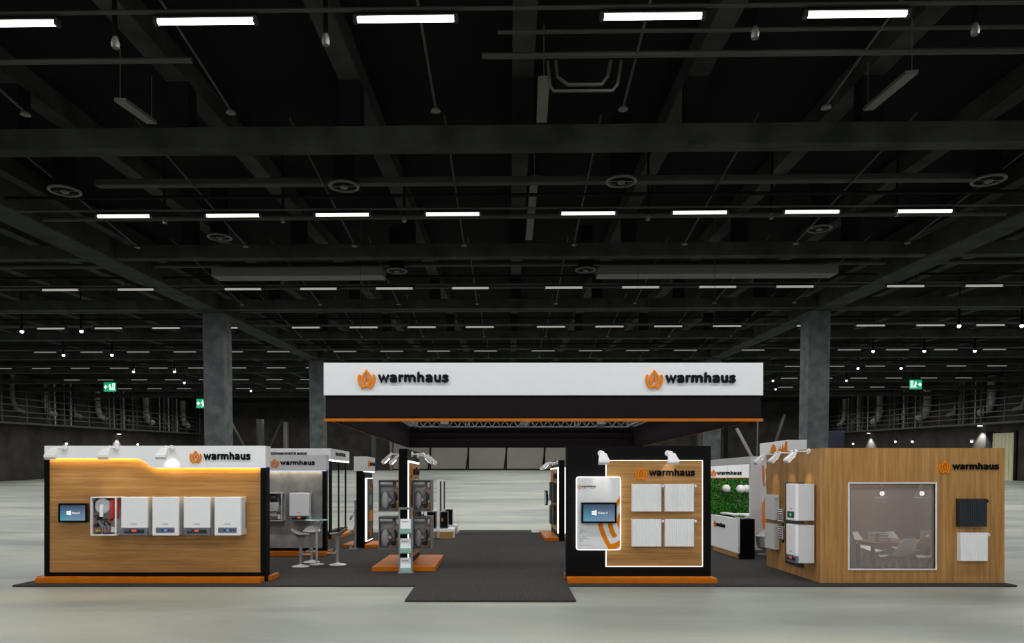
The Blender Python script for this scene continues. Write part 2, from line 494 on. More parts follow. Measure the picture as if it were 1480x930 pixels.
# ------------------------------------------------------------------ camera, world
cam_d = bpy.data.cameras.new('camera'); cam = bpy.data.objects.new('camera', cam_d); COL.objects.link(cam)
cam.location = (0, 0, CH); cam.rotation_euler = (PI / 2, 0, 0)
cam_d.sensor_fit = 'HORIZONTAL'; cam_d.sensor_width = 36; cam_d.lens = 36 * 1000 / 1480
cam_d.shift_x = (740 - VX) / 1480; cam_d.shift_y = (VY - 465) / 1480
cam_d.clip_end = 400
scn.camera = cam
w = bpy.data.worlds.new('hall_world'); scn.world = w; w.use_nodes = True
w.node_tree.nodes['Background'].inputs['Color'].default_value = (0.965, 0.985, 1, 1)
w.node_tree.nodes['Background'].inputs['Strength'].default_value = 0.8  # even ambient fill added to light faces turned to the open end
scn.view_settings.view_transform = 'Standard'; scn.view_settings.look = 'None'
scn.view_settings.gamma = 1; scn.view_settings.use_curve_mapping = False; scn.view_settings.exposure = 0.0
scn.cycles.use_denoising = True
scn.cycles.max_bounces = 6; scn.cycles.diffuse_bounces = 3; scn.cycles.glossy_bounces = 3; scn.cycles.transparent_max_bounces = 8
scn.cycles.sample_clamp_indirect = 4.0

# ------------------------------------------------------------------ the hall (its floor rises very gently behind the stand)
ya, pa = math.atan(0.0167), math.atan(0.039)
fv = Vector((math.sin(ya) * math.cos(pa), math.cos(ya) * math.cos(pa), math.sin(pa)))
rv = Vector((math.cos(ya), -math.sin(ya), 0)); uv = rv.cross(fv)
RH = Matrix((rv, fv, uv)).transposed(); MH = Matrix.Translation((0, 0, CH)) @ RH.to_4x4(); EH = RH.to_euler()
def Hp(u, v, w_): return MH @ Vector((u, v, w_))
HF = -(CH + 27 * math.sin(pa)) / math.cos(pa)     # hall floor in hall coordinates
BW = 115.0; SWL, SWR = -52.6, 52.6; CEIL = 8.3; UC = 0.27


def HMB():
    m = MB(); m.M = MH
    return m


def struct(name, mb, m, label=None, cat=None, parent=None, **k):
    o = mb.build(name, m, parent, **k); o['kind'] = 'structure'
    if label: o['label'] = label; o['category'] = cat
    return o


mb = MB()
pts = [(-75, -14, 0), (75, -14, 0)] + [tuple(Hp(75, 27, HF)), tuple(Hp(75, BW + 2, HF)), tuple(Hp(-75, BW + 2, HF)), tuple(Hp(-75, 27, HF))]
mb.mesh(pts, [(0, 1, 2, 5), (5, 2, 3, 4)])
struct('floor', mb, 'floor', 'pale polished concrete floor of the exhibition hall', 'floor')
mb = HMB(); mb.box(-75, 75, -14, BW + 2, CEIL, CEIL + 0.3); struct('ceiling', mb, 'hall_dark', 'near black ceiling deck of the hall', 'ceiling')
mb = HMB(); mb.box(SWL - 0.5, SWL, 27.5, BW, HF, CEIL); struct('wall_left', mb, 'hall_wall', 'dark side wall of the hall beyond the wood booth with five boilers', 'wall')
mb = HMB(); mb.box(SWR, SWR + 0.5, 27.5, BW, HF, CEIL); struct('wall_right', mb, 'hall_wall', 'dark side wall of the hall with the pale yellow door', 'wall')
mb = HMB(); mb.box(SWL, SWR, BW, BW + 0.5, HF, CEIL); struct('wall_back', mb, 'hall_wall', 'dark far end wall of the hall', 'wall')

# columns
for k, (u, v, lb) in enumerate([(-13.57, 32.1, 'grey concrete column rising behind the fascia of the wood booth with five boilers'), (13.95, 32.1, 'grey concrete column rising behind the wooden meeting booth'),
                                (-13.4, 48.3, 'grey concrete column partly hidden by the end of the hanging white sign'), (14.0, 48.3, 'grey concrete column seen below the canopy edge beside the reception booth')]):
    mb = HMB(); mb.box(u - 0.48, u + 0.48, v - 0.48, v + 0.48, HF, 6.37, 0.03)
    struct('concrete_column', mb, 'hall_column', lb, 'column')['group'] = 'hall columns'
# long beams
for sx, lb in ((-1, 'long concrete beam running away over the booths with five boilers'), (1, 'long concrete beam running away over the meeting booth')):
    u = UC + sx * 13.84
    mb = HMB(); mb.box(u - 0.5, u + 0.5, 4, BW, 6.37, 7.1, 0.03)
    struct('ceiling_beam', mb, 'hall_concrete', lb, 'beam')
# cross beams with the posts that carry the ribs
ORD = ['first', 'second', 'third', 'fourth', 'fifth', 'sixth', 'seventh', 'eighth', 'ninth', 'tenth', 'eleventh', 'twelfth', 'thirteenth', 'fourteenth', 'fifteenth', 'sixteenth', 'seventeenth', 'eighteenth', 'nineteenth', 'twentieth', 'twenty-first', 'twenty-second', 'twenty-third', 'twenty-fourth', 'twenty-fifth', 'twenty-sixth', 'twenty-seventh', 'twenty-eighth']
for k in range(9):
    v = 14.95 + 8.2 * k
    mb = HMB(); mb.box(-52, 52, v - 0.2, v + 0.2, 6.42, 6.86, 0.02)
    b = struct('cross_beam', mb, 'hall_concrete', ORD[k] + ' concrete cross beam under the ceiling, counted from the top of the photo', 'beam')
    if k < 4:
        for j in range(-3, 4):
            u = UC + 3.63 * j
            mb = HMB(); mb.box(u - 0.22, u + 0.22, v - 0.2, v + 0.2, 6.86, 7.8); mb.build('beam_post', 'hall_dark', b)
for j in range(-9, 10):
    u = UC + 3.63 * j
    mb = HMB(); mb.box(u - 0.22, u + 0.22, 3, 85, 7.8, CEIL)
    struct('ceiling_rib', mb, 'hall_concrete', ORD[j + 9] + ' dark rib running along under the ceiling deck, counted from the left', 'rib')


# tube lights
def tube_proto(name, m):
    r = thing(name, 'tube light', 'ceiling light', (0, 0, -50))
    mb = MB(); mb.box(-0.74, 0.74, -0.045, 0.045, 0.035, 0.085, 0.01); mb.build('housing', 'hall_black', r)
    mb = MB(); mb.tube([(-0.69, 0, 0), (0.69, 0, 0)], 0.042, 10); mb.build('tube', m, r, True)
    for sx in (-1, 1):
        mb = MB(); mb.box(sx * 0.72 - 0.03, sx * 0.72 + 0.03, -0.05, 0.05, -0.045, 0.05, 0.008); mb.build('end_cap', 'hall_metal', r)
    for sx in (-0.4, 0.4):
        mb = MB(); mb.tube([(sx, 0, 0.08), (sx, 0, 0.6)], 0.008, 6); mb.build('hanger', 'hall_black', r)
    return r


prot = [tube_proto('ceiling_tube_light', M[k]) for k in ('tube_bright', 'tube_mid', 'tube_soft', 'tube_dim')]
LW = 6.2
used = [False] * 4
rows = ['bright top row', 'second row', 'third row', 'fourth row', 'fifth row', 'sixth row', 'seventh row', 'eighth row', 'ninth row']
for k in range(8):
    v = 10.13 + 8.12 * k
    lst = [UC + s * (1.76 + 2.88 * i) for i in range(4) for s in (-1, 1)]
    if k >= 2:
        n_out = min(9, int((0.745 * v - 14.5) / 2.9) + 1)
        lst += [UC + s * (14.5 + 2.9 * i) for i in range(n_out) for s in (-1, 1)]
    lst = sorted(u for u in lst if -20 < 737 + u / v * 1000 < 1500)
    ti = 0 if k == 0 else 1 if k == 1 else 2 if k < 4 else 3
    for i, u in enumerate(lst):
        loc = Hp(u, v, LW)
        lb = '%s white tube light from the left in the %s of ceiling lights' % (ORD[i], rows[k])
        if not used[ti]:
            o = prot[ti]; used[ti] = True; o.location = loc; o.rotation_euler = EH; o['label'] = lb; o['group'] = 'ceiling tube lights'
        else:
            o = dup(prot[ti], loc, None, lb, 'ceiling tube lights', rot=EH)
# the light the tubes give, including the rows behind the photographer
for k in range(-2, 13):
    v = 10.13 + 8.12 * k
    for s in ((-1, 1) if k < 5 else ()):
        for i in range(4):
            u = UC + s * (1.76 + 2.88 * i)
            ld = bpy.data.lights.new('tube_glow', 'AREA'); ld.shape = 'RECTANGLE'; ld.size = 1.38; ld.size_y = 0.08
            ld.energy = 98; ld.color = (1.0, 0.995, 0.975)
            lo = bpy.data.objects.new('tube_glow', ld); COL.objects.link(lo); lo.location = Hp(u, v, LW - 0.05); lo.rotation_euler = EH
    if k >= 1:
        for s in ((-1, 1) if k < 5 else (-1, 0, 1)):
            ld = bpy.data.lights.new('tube_glow', 'AREA'); ld.shape = 'RECTANGLE'; ld.size = 34 if s else 20; ld.size_y = 0.1
            ld.energy = 1000 if s else 640; ld.color = (1.0, 0.995, 0.975)
            lo = bpy.data.objects.new('tube_glow', ld); COL.objects.link(lo); lo.location = Hp(UC + s * 32, v, LW - 0.05); lo.rotation_euler = EH


# cross conduits at each light row
def hall_tube(name, pts, r, m, label, cat, group=None, n=8):
    mb = MB(); mb.tube([Hp(*p) for p in pts], r, n)
    o = mb.build(name, m, None, True); return tag(o, label, cat, group)


BAYS = [(-13.0, 13.5, 'middle bay'), (-50, -14.2, 'bay over the boiler booth side'), (14.8, 50, 'bay over the meeting booth side')]
for k in range(6):
    v = 10.13 + 8.12 * k
    for u0, u1, bn in (BAYS if k >= 2 else BAYS[:1]):
        hall_tube('conduit', [(u0, v, LW + 0.14), (u1, v, LW + 0.14)], 0.03, 'hall_metal', 'thin conduit carrying the %s of tubes, %s' % (rows[k], bn), 'conduit')
        hall_tube('cable_tray', [(u0, v - 0.35, LW + 0.35), (u1, v - 0.35, LW + 0.35)], 0.05, 'hall_black', 'black cable tray above the %s of tubes, %s' % (rows[k], bn), 'cable tray')
        if k:
            hall_tube('water_pipe', [(u0, v + 1.1, LW + 0.3), (u1, v + 1.1, LW + 0.3)], 0.07, 'hall_metal', 'dark cross pipe behind the %s of tubes, %s' % (rows[k], bn), 'pipe')
        if k > 1:
            hall_tube('water_pipe', [(u0, v - 1.0, LW + 0.62), (u1, v - 1.0, LW + 0.62)], 0.09, 'hall_metal', 'dark cross pipe before the %s of tubes, %s' % (rows[k], bn), 'pipe')
hall_tube('water_pipe', [(-9.5, 11.5, 6.42), (-5.2, 11.5, 6.42)], 0.045, 'hall_metal', 'short grey pipe below the bright top row, ending near the second tube', 'pipe')
hall_tube('water_pipe', [(-0.45, 11.5, 6.44), (9.5, 11.5, 6.44)], 0.05, 'hall_metal', 'long grey pipe below the bright top row, over the middle of the stand', 'pipe')
hall_tube('water_pipe', [(-0.2, 11.9, 7.05), (9.5, 11.9, 7.05)], 0.035, 'hall_metal', 'thin upper pipe below the bright top row of tubes', 'pipe')
hall_tube('hanging_bent_pipe', [(0.75, 11.6, 6.4), (0.78, 11.6, 6.15), (0.95, 11.6, 6.02), (1.5, 11.6, 6.02), (1.6, 11.6, 6.15), (1.65, 11.6, 6.4)], 0.03, 'hall_metal', 'small looped pipe hanging below the bright top row', 'pipe')
hall_tube('hanging_bent_pipe', [(0.62, 11.6, 6.4), (0.66, 11.6, 6.0), (0.72, 11.6, 5.92), (1.68, 11.6, 5.92), (1.76, 11.6, 6.02), (1.82, 11.6, 6.4)], 0.025, 'hall_metal', 'larger outer looped pipe hanging below the bright top row', 'pipe')

# sprinkler branches: thin pipes that run away from the viewer and end in a rosette
sp0 = None
nsp = 0
for k in range(5):
    v = 8.2 + 8.2 * k
    us = (-8.9 - 0.0, -5.1, -1.35, 2.05, 5.7, 9.6) if k == 0 else [UC + 3.3 * (j + 0.5) for j in range(-4, 4)]
    for i, u in enumerate(us):
        lb = '%s thin sloping pipe with a rosette from the left, before the %s concrete cross beam' % (ORD[i], ORD[k])
        loc = Hp(u + 0.0, v, 6.75)
        if sp0 is None:
            sp0 = thing('ceiling_sprinkler', lb, 'pipe', loc, 0, 'sprinkler pipes'); sp0.rotation_euler = EH
            mb = MB(); mb.tube([(0, -1.5, 0.35), (0, 4.6, -0.5)], 0.022, 6); mb.build('branch_pipe', 'hall_metal', sp0, True)
            mb = MB(); mb.lathe([(0.02, 0.0), (0.07, -0.01), (0.09, -0.05), (0.04, -0.07)], (0, 4.62, -0.5), 14); mb.build('rosette', 'duct', sp0, True)
        else:
            dup(sp0, loc, None, lb, 'sprinkler pipes', rot=EH)

# round duct outlets hanging between the beams
dk0 = None
for i, (px, py, v, lb) in enumerate([(97, 278, 17, 'round duct outlet at the end of the first row, by the long beam'), (500, 274, 17, 'round duct outlet over the canopy corner with the flame emblem at its end'), (895, 270, 17, 'round duct outlet right of the image centre, under the first cross beam'), (1410, 272, 17, 'round duct outlet close to the long beam over the meeting booth'),
                                  (320, 345, 21.5, 'dark round disc outlet under the second row of tubes, before the column'), (1175, 338, 21.5, 'dark round disc outlet under the second row of tubes, above the meeting booth'),
                                  (575, 394, 24.8, 'small round outlet at the end of a pale duct, above the first lettering'), (845, 394, 24.8, 'small round outlet at the end of a pale duct, right of the image centre')]):
    u = (px - 737) / 1000 * v; w_ = (654 - py) / 1000 * v
    loc = Hp(u, v, w_)
    if dk0 is None:
        dk0 = thing('duct_outlet', lb, 'duct outlet', loc, 0, 'round duct outlets'); dk0.rotation_euler = EH
        mb = MB(); mb.lathe([(0.26, 0.02), (0.26, 1.5)], (0, 0, 0), 18); mb.build('duct_neck', 'hall_dark', dk0, True)
        mb = MB(); mb.tube([(0.34 * math.cos(k * PI / 14), 0.34 * math.sin(k * PI / 14), 0.0) for k in range(29)], 0.035, 8); mb.build('outlet_ring', 'duct', dk0, True)
        mb = MB(); mb.ball((0, 0, -0.02), 0.1, 14, 0.5); mb.tube([(-0.34, 0, 0), (0.34, 0, 0)], 0.012, 6); mb.build('outlet_core', 'duct', dk0, True)
    else: dup(dk0, loc, None, lb, 'round duct outlets', rot=EH)
# pale rectangular ducts
for u0, u1, v, w_, lb in [(-10.6, -4.5, 25.0, 6.25, 'pale long duct panel above the first lettering of the white sign'), (3.1, 11.5, 25.0, 6.25, 'pale long duct panel above the second lettering of the white sign'),
                          (-10.5, 12.0, 17.7, 6.75, 'long dark cross duct just behind the first cross beam')]:
    mb = HMB(); mb.box(u0, u1, v - (0.35 if v > 20 else 0.12), v + (0.35 if v > 20 else 0.12), w_, w_ + (0.32 if v > 20 else 0.16), 0.02); tag(mb.build('air_duct', 'duct' if v > 20 else 'hall_metal'), lb, 'duct', 'ceiling ducts')
# sloping light fixtures / trays along the beams
for px0, py0, v0, px1, py1, v1, lb in [(180, 150, 12.3, 225, 182, 13.6, 'grey tray hanging by a cable below the bright top row, beside the second tube'), (1300, 122, 12.0, 1240, 172, 14.0, 'grey tray hanging below the bright top row, beside the fifth tube'),
                                       (785, 125, 12.0, 782, 185, 13.8, 'grey upright tray hanging under the middle of the top row'), (772, 262, 17.6, 764, 350, 21, 'long grey tray running away in the middle of the second bay')]:
    a = Hp((px0 - 737) / 1000 * v0, v0, (654 - py0) / 1000 * v0); b = Hp((px1 - 737) / 1000 * v1, v1, (654 - py1) / 1000 * v1)
    d = (b - a).normalized(); s_ = d.cross(Vector((0, 0, 1))).normalized() * 0.1; n_ = s_.cross(d).normalized() * 0.03
    mb = MB(); r1 = mb.ring([a - s_ - n_, a + s_ - n_, a + s_ + n_, a - s_ + n_]); r2 = mb.ring([b - s_ - n_, b + s_ - n_, b + s_ + n_, b - s_ + n_])
    mb.cap(r1, True); mb.cap(r2); mb.bridge(r1, r2)
    for q in (a, b): mb.tube([q, (q.x, q.y, q.z + 0.9)], 0.008, 6)
    tag(mb.build('hanging_tray', 'duct'), lb, 'tray', 'hanging trays')
# black drop rods with small spots at the light rows
rd0 = None
for i, (px, py, v, lb) in enumerate([(175, 72, 10.3, 'beside the first gap of the bright top row'), (476, 71, 10.3, 'before the third tube of the bright top row'), (1081, 68, 10.3, 'between the fourth and fifth tubes of the bright top row'), (1386, 66, 10.3, 'after the fifth tube of the bright top row'),
                                  (241, 322, 18.6, 'after the first tube of the second row'), (412, 322, 18.6, 'after the second tube of the second row'), (586, 322, 18.6, 'before the fourth tube of the second row'), (933, 322, 18.6, 'after the fifth tube of the second row'), (1107, 321, 18.6, 'after the sixth tube of the second row'), (1283, 318, 18.6, 'beside the last tube of the second row')]):
    loc = Hp((px - 737) / 1000 * v, v, (654 - py) / 1000 * v)
    if rd0 is None:
        rd0 = thing('ceiling_spot_rod', 'black rod with small spot ' + lb, 'ceiling spot', loc, 0, 'drop rods'); rd0.rotation_euler = EH
        mb = MB(); mb.tube([(0, 0, 0.1), (0, 0, 2.2)], 0.035, 8); mb.build('drop_rod', 'hall_black', rd0, True)
        mb = MB(); mb.lathe([(0.05, -0.06), (0.06, 0.0), (0.04, 0.08), (0.02, 0.12)], (0, 0, 0), 12); mb.build('spot_head', 'duct', rd0, True)
    else: dup(rd0, loc, None, 'black rod with small spot ' + lb, 'drop rods', rot=EH)
# small white ceiling spots far down the hall
sd0 = None
dots = [(29, 480), (116, 480), (89, 514), (160, 514), (191, 538), (251, 538), (265, 554), (362, 566), (1374, 477), (1462, 477), (1254, 512), (1326, 512), (1397, 512), (1233, 536), (1294, 536), (1217, 553), (1113, 553), (1117, 565)]
for i, (px, py) in enumerate(dots):
    v = 6000 / (654 - py) * 0.98
    loc = Hp((px - 737) / 1000 * v, v, (654 - py) / 1000 * v)
    lb = 'tiny bright white spot in the distant ceiling, %s of those on the %s side from the left' % (ORD[i if px < 737 else len([d for d in dots[8:i] if d[0] < px])], 'boiler booth' if px < 737 else 'meeting booth')
    if px > 737: lb = 'tiny bright spot in the distant ceiling, %s from the left above the meeting booth' % ORD[sorted(d[0] for d in dots if d[0] > 737).index(px)]
    else: lb = 'tiny bright spot in the distant ceiling, %s from the left above the boiler booth' % ORD[sorted(d[0] for d in dots if d[0] < 737).index(px)]
    if sd0 is None:
        sd0 = thing('ceiling_spot', lb, 'ceiling spot', loc, 0, 'distant ceiling spots'); sd0.rotation_euler = EH
        mb = MB(); mb.lathe([(0.07, 0.06), (0.09, 0.2), (0.05, 0.3), (0.01, 2.5)], (0, 0, 0), 10); mb.build('spot_can', 'hall_black', sd0, True)
        mb = MB(); mb.ball((0, 0, 0.05), 0.085, 10); mb.build('spot_lens', 'dot', sd0, True)
    else: dup(sd0, loc, None, lb, 'distant ceiling spots', rot=EH)

# galleries, pipes and ducts along the side walls
for sx, side in ((-1, 'behind the boiler booth'), (1, 'behind the meeting booth')):
    W = SWL if sx < 0 else SWR
    inn = lambda d: W - sx * d
    g = thing('catwalk', 'dark steel service gallery high on the hall wall ' + side, 'gallery', Hp(W, 72, 3.0))
    def gb(name, m, *boxes):
        mb = HMB()
        for b in boxes: mb.box(*b)
        mb.o = g.location; return mb.build(name, m, g)
    gb('deck', 'hall_metal', (min(inn(0.01), inn(1.6)), max(inn(0.01), inn(1.6)), 55, BW - 0.5, 2.95, 3.15))
    for w_, nm in ((3.7, 'rail'), (4.25, 'rail'), (4.9, 'rail'), (5.6, 'rail'), (6.4, 'rail')):
        gb(nm, 'hall_metal', (inn(1.6) - 0.05, inn(1.6) + 0.05, 55, BW - 0.5, w_ - 0.05, w_ + 0.05))
    for i in range(16):
        v = 58 + 3.6 * i
        gb('gallery_post', 'hall_metal', (inn(1.6) - 0.06, inn(1.6) + 0.06, v - 0.06, v + 0.06, 3.15, 8.15))
    for i in range(9):
        v = 66 + 5.4 * i + random.uniform(-1, 1)
        mb = HMB(); d = random.uniform(0.25, 0.5)
        mb.tube([(inn(0.58), v, 8.2), (inn(0.58), v, 5.6), (inn(0.62), v + 0.4, 4.6), (inn(0.62), v + 1.6, 4.3)], d, 12)
        tag(mb.build('air_duct', 'duct_pale' if i % 2 == 0 else 'duct', None, True), '%s upright duct from the near end along the gallery %s' % (ORD[i], side), 'duct', 'gallery ducts')
    for i in range(30):
        v = 63 + 12.5 * (i // 7) + 0.9 * (i % 7) + random.uniform(-0.35, 0.35)
        hall_tube('riser_pipe', [(inn(1.3), v, 3.16), (inn(1.3), v, 8.2)], random.uniform(0.05, 0.12), 'duct_pale' if i % 3 == 0 else 'hall_black' if i % 3 == 1 else 'duct', '%s upright wall pipe in the %s bunch along the gallery %s' % (ORD[i % 7], ORD[i // 7], side), 'pipe', 'gallery pipes')

# exit signs
def exit_sign(px, py, v, label, flip):
    loc = Hp((px - 737) / 1000 * v, v, (654 - py) / 1000 * v)
    r = thing('exit_sign', label, 'exit sign', loc, 0, 'green exit signs'); s = v / 60.0
    mb = MB(); mb.box(-0.52 * s, 0.52 * s, -0.05, 0.05, -0.4 * s, 0.4 * s, 0.02); mb.build('sign_box', 'exit_green', r)
    f = -1 if flip else 1
    F = lambda a, b, c: Vector((a * s * f, -0.055 - c, b * s))
    mb = MB()
    mb.ribbon([(-0.42, 0), (-0.2, 0)], 0.1, F, 0, 0.02)
    mb.ribbon([(-0.3, 0.15), (-0.43, 0), (-0.3, -0.15)], 0.09, F, 0, 0.02)
    mb.ribbon([(0.02, 0.05), (0.1, -0.08), (0.0, -0.25)], 0.1, F, 0, 0.02); mb.ribbon([(0.1, -0.08), (0.2, -0.25)], 0.09, F, 0, 0.02)
    mb.ribbon([(-0.1, 0.0), (0.0, 0.1), (0.14, 0.02)], 0.07, F, 0, 0.02); mb.ribbon([(0.0, 0.14), (0.06, 0.24)], 0.11, F, 0, 0.02)
    mb.ribbon([(0.28, -0.28), (0.28, 0.28), (0.42, 0.28), (0.42, -0.28)], 0.07, F, 0, 0.02)
    mb.build('pictogram', 'exit_white', r)['label'] = 'white arrow and running figure'
    for q in (-0.3, 0.3):
        mb = MB(); mb.tube([(q * s, 0, 0.4 * s), (q * s, 0, 0.4 * s + 3.2)], 0.02, 6); mb.build('hanger', 'hall_black', r)
    return r


exit_sign(156, 559, 62.8, 'green lit exit sign hanging above the wood booth with five boilers', False)
exit_sign(291, 583, 78, 'small green lit exit sign hanging just beside the concrete column', False)
exit_sign(1315, 558, 62.8, 'green lit exit sign hanging above the wooden meeting booth', True)

# wall washers and emergency spots on the hall walls
for px, py, lb, e in [(168, 628, 'downlight washing the dark wall behind the boiler booth', 1), (1250, 628, 'downlight washing the dark wall above the meeting booth', 1), (1407, 618, 'downlight washing the dark wall beside the pale yellow door', 1)]:
    sx = -1 if px < 737 else 1
    W = (SWL if sx < 0 else SWR) - sx * 0.3
    v = W / ((px - 737) / 1000); loc = Hp(W, v, (654 - py) / 1000 * v)
    r = thing('wall_washer', lb, 'wall lamp', loc, 0, 'wall downlights'); r.rotation_euler = EH
    mb = MB(); mb.box(-0.3, 0.3, -0.8, 0.8, 0.1, 0.22, 0.03); mb.build('housing', 'hall_metal', r)
    mb = MB(); mb.box(-0.16, 0.16, -0.2, 0.2, 0.04, 0.1, 0.02); mb.build('lens', 'dot', r)
    ld = bpy.data.lights.new('washer_beam', 'SPOT'); ld.energy = 2600; ld.spot_size = 1.6; ld.spot_blend = 0.5; ld.shadow_soft_size = 0.1
    lo = bpy.data.objects.new('washer_beam', ld); COL.objects.link(lo); lo.location = Hp(W - sx * 0.3, v, (654 - py) / 1000 * v - 0.1); lo.rotation_euler = (0, 0, 0)
es0 = None
for px, py, lb in [(90, 642, 'tiny white emergency light just above the fascia of the boiler booth'), (1228, 643, 'tiny white emergency light beside the wall downlight above the meeting booth'), (1288, 640, 'tiny white emergency light, outer of a pair above the meeting booth'), (1312, 640, 'tiny white emergency light, inner of a pair above the meeting booth'), (1396, 640, 'tiny white emergency light next to the pale yellow door'), (195, 643, 'tiny white emergency light right under the wall downlight behind the boiler booth')]:
    sx = -1 if px < 737 else 1
    W = (SWL if sx < 0 else SWR) - sx * 0.25
    v = W / ((px - 737) / 1000); loc = Hp(W, v, (654 - py) / 1000 * v)
    if es0 is None:
        es0 = thing('emergency_light', lb, 'wall lamp', loc, 0, 'emergency lights'); es0.rotation_euler = EH
        mb = MB(); mb.box(-0.22, 0.22, -0.25, 0.25, 0.16, 0.4, 0.03); mb.build('housing', 'hall_metal', es0)
        mb = MB(); mb.ball((0, 0, 0.05), 0.13, 12); mb.build('lens', 'dot', es0, True)
    else: dup(es0, loc, None, lb, 'emergency lights', rot=EH)

# pale door on the right wall
v0, v1 = SWR / 0.721, SWR / 0.69
d = HMB(); d.box(SWR - 0.12, SWR - 0.01, v0, v1, HF, HF + 5.0)
dr = struct('door_1', d, 'door_pale', 'tall pale yellow door in the dark hall wall', 'door')
mb = HMB(); mb.box(SWR - 0.2, SWR - 0.01, v0 - 0.35, v0, HF, HF + 5.2); mb.box(SWR - 0.2, SWR - 0.01, v1, v1 + 1.0, HF, HF + 5.2); mb.build('door_frame', 'hall_black', dr)
for i in range(6):
    vv = v0 + (i + 0.5) * (v1 - v0) / 6
    mb = HMB(); mb.box(SWR - 0.16, SWR - 0.11, vv - 0.05, vv + 0.05, HF + 0.1, HF + 4.9); mb.build('door_slat', 'door_pale', dr)

# pale folding partition on the end wall
pt = thing('folding_partition', 'pale grey panelled partition across the far end of the hall, seen under the canopy', 'partition', Hp(-3, BW - 0.3, HF))
for i in range(5):
    u0 = -19.5 + 6.3 * i
    mb = HMB(); mb.o = pt.location
    mb.box(u0 + 0.14, u0 + 6.16, BW - 0.5, BW - 0.25, HF + 0.25, 2.2, 0.03); mb.build('partition_panel', 'partition', pt)
    mb = HMB(); mb.o = pt.location
    mb.tube([(u0 - 0.35, BW - 0.52, HF + 0.05), (u0 - 0.2, BW - 0.52, HF + 1.2), (u0 + 0.05, BW - 0.52, 0.2), (u0 + 0.15, BW - 0.52, 2.2)], 0.13, 6); mb.build('joint', 'hall_black', pt)
# steel frames at the far end
nst = 0
for px0, py0, px1, py1, wd, m, lb in [(1010, 610, 1010, 668, 1.4, 'hall_metal', 'upright steel post at the far end, behind the tall black panel with four radiators'), (1047, 612, 1047, 668, 0.6, 'hall_black', 'thin dark post at the far end, behind the reception booth'), (1062, 620, 1088, 668, 0.55, 'duct_pale', 'pale sloping brace at the far end, behind the reception booth'), (1092, 610, 1092, 660, 0.25, 'duct', 'thin pale post at the far end, behind the orange printed tower'),
                                      (1130, 600, 1118, 640, 0.5, 'hall_metal', 'dark sloping brace beyond the orange printed tower'), (330, 606, 350, 644, 0.5, 'hall_metal', 'dark sloping brace beside the concrete column behind the boiler booth'), (375, 606, 375, 660, 1.2, 'hall_metal', 'upright steel post at the far end, behind the grey boiler wall'), (408, 606, 390, 644, 0.5, 'hall_metal', 'sloping brace at the far end, above the grey boiler wall'), (412, 610, 412, 660, 0.9, 'duct', 'paler steel post at the far end, above the grey boiler wall'), (540, 610, 540, 668, 0.9, 'hall_metal', 'upright steel post at the far end, above the narrow poster tower'), (565, 622, 565, 668, 0.5, 'duct', 'thin post at the far end, beside the canopy edge')]:
    v = 113.4 - 0.9 * (nst % 7); nst += 1
    wa, wb = (654 - py0) / 1000 * v, (654 - py1) / 1000 * v; px1 = px0 + (px1 - px0) * (wa - HF) / (wa - wb)
    hall_tube('steel_post', [((px0 - 737) / 1000 * v, v, (654 - py0) / 1000 * v), ((px1 - 737) / 1000 * v, v, HF)], wd / 2, m, lb, 'steel post', 'far steel frames')
mb = HMB(); mb.box((1184 - 737) * 0.095, (1216 - 737) * 0.095, 95, 95.4, 0.5, 2.9, 0.05)
for uu in (42.8, 45.2): mb.tube([(uu, 95.2, 2.85), (uu, 95.2, 8.25)], 0.03, 6)
tag(mb.build('hanging_banner', 'blue_sheet'), 'dark blue sheet hanging behind the column above the meeting booth', 'banner')
# =================================================================== THE STAND
# carpet: one sheet with the entrance tongue
mb = MB((0, 12.4, 0))
poly = [(-8.71, 12.4), (-1.49, 12.4), (-1.47, 10.87), (1.22, 10.87), (1.24, 12.4), (9.3, 12.4), (9.3, 24.7), (1.21, 24.7), (1.21, 25.85), (-1.45, 25.85), (-1.45, 24.7), (-8.71, 24.7)]
mb.prism(poly, lambda p: (p[0], p[1], 0.001), lambda p: (p[0], p[1], T - 0.0015))
tag(mb.build('carpet', 'carpet'), 'charcoal carpet under the whole stand with an entrance tongue in front', 'carpet')


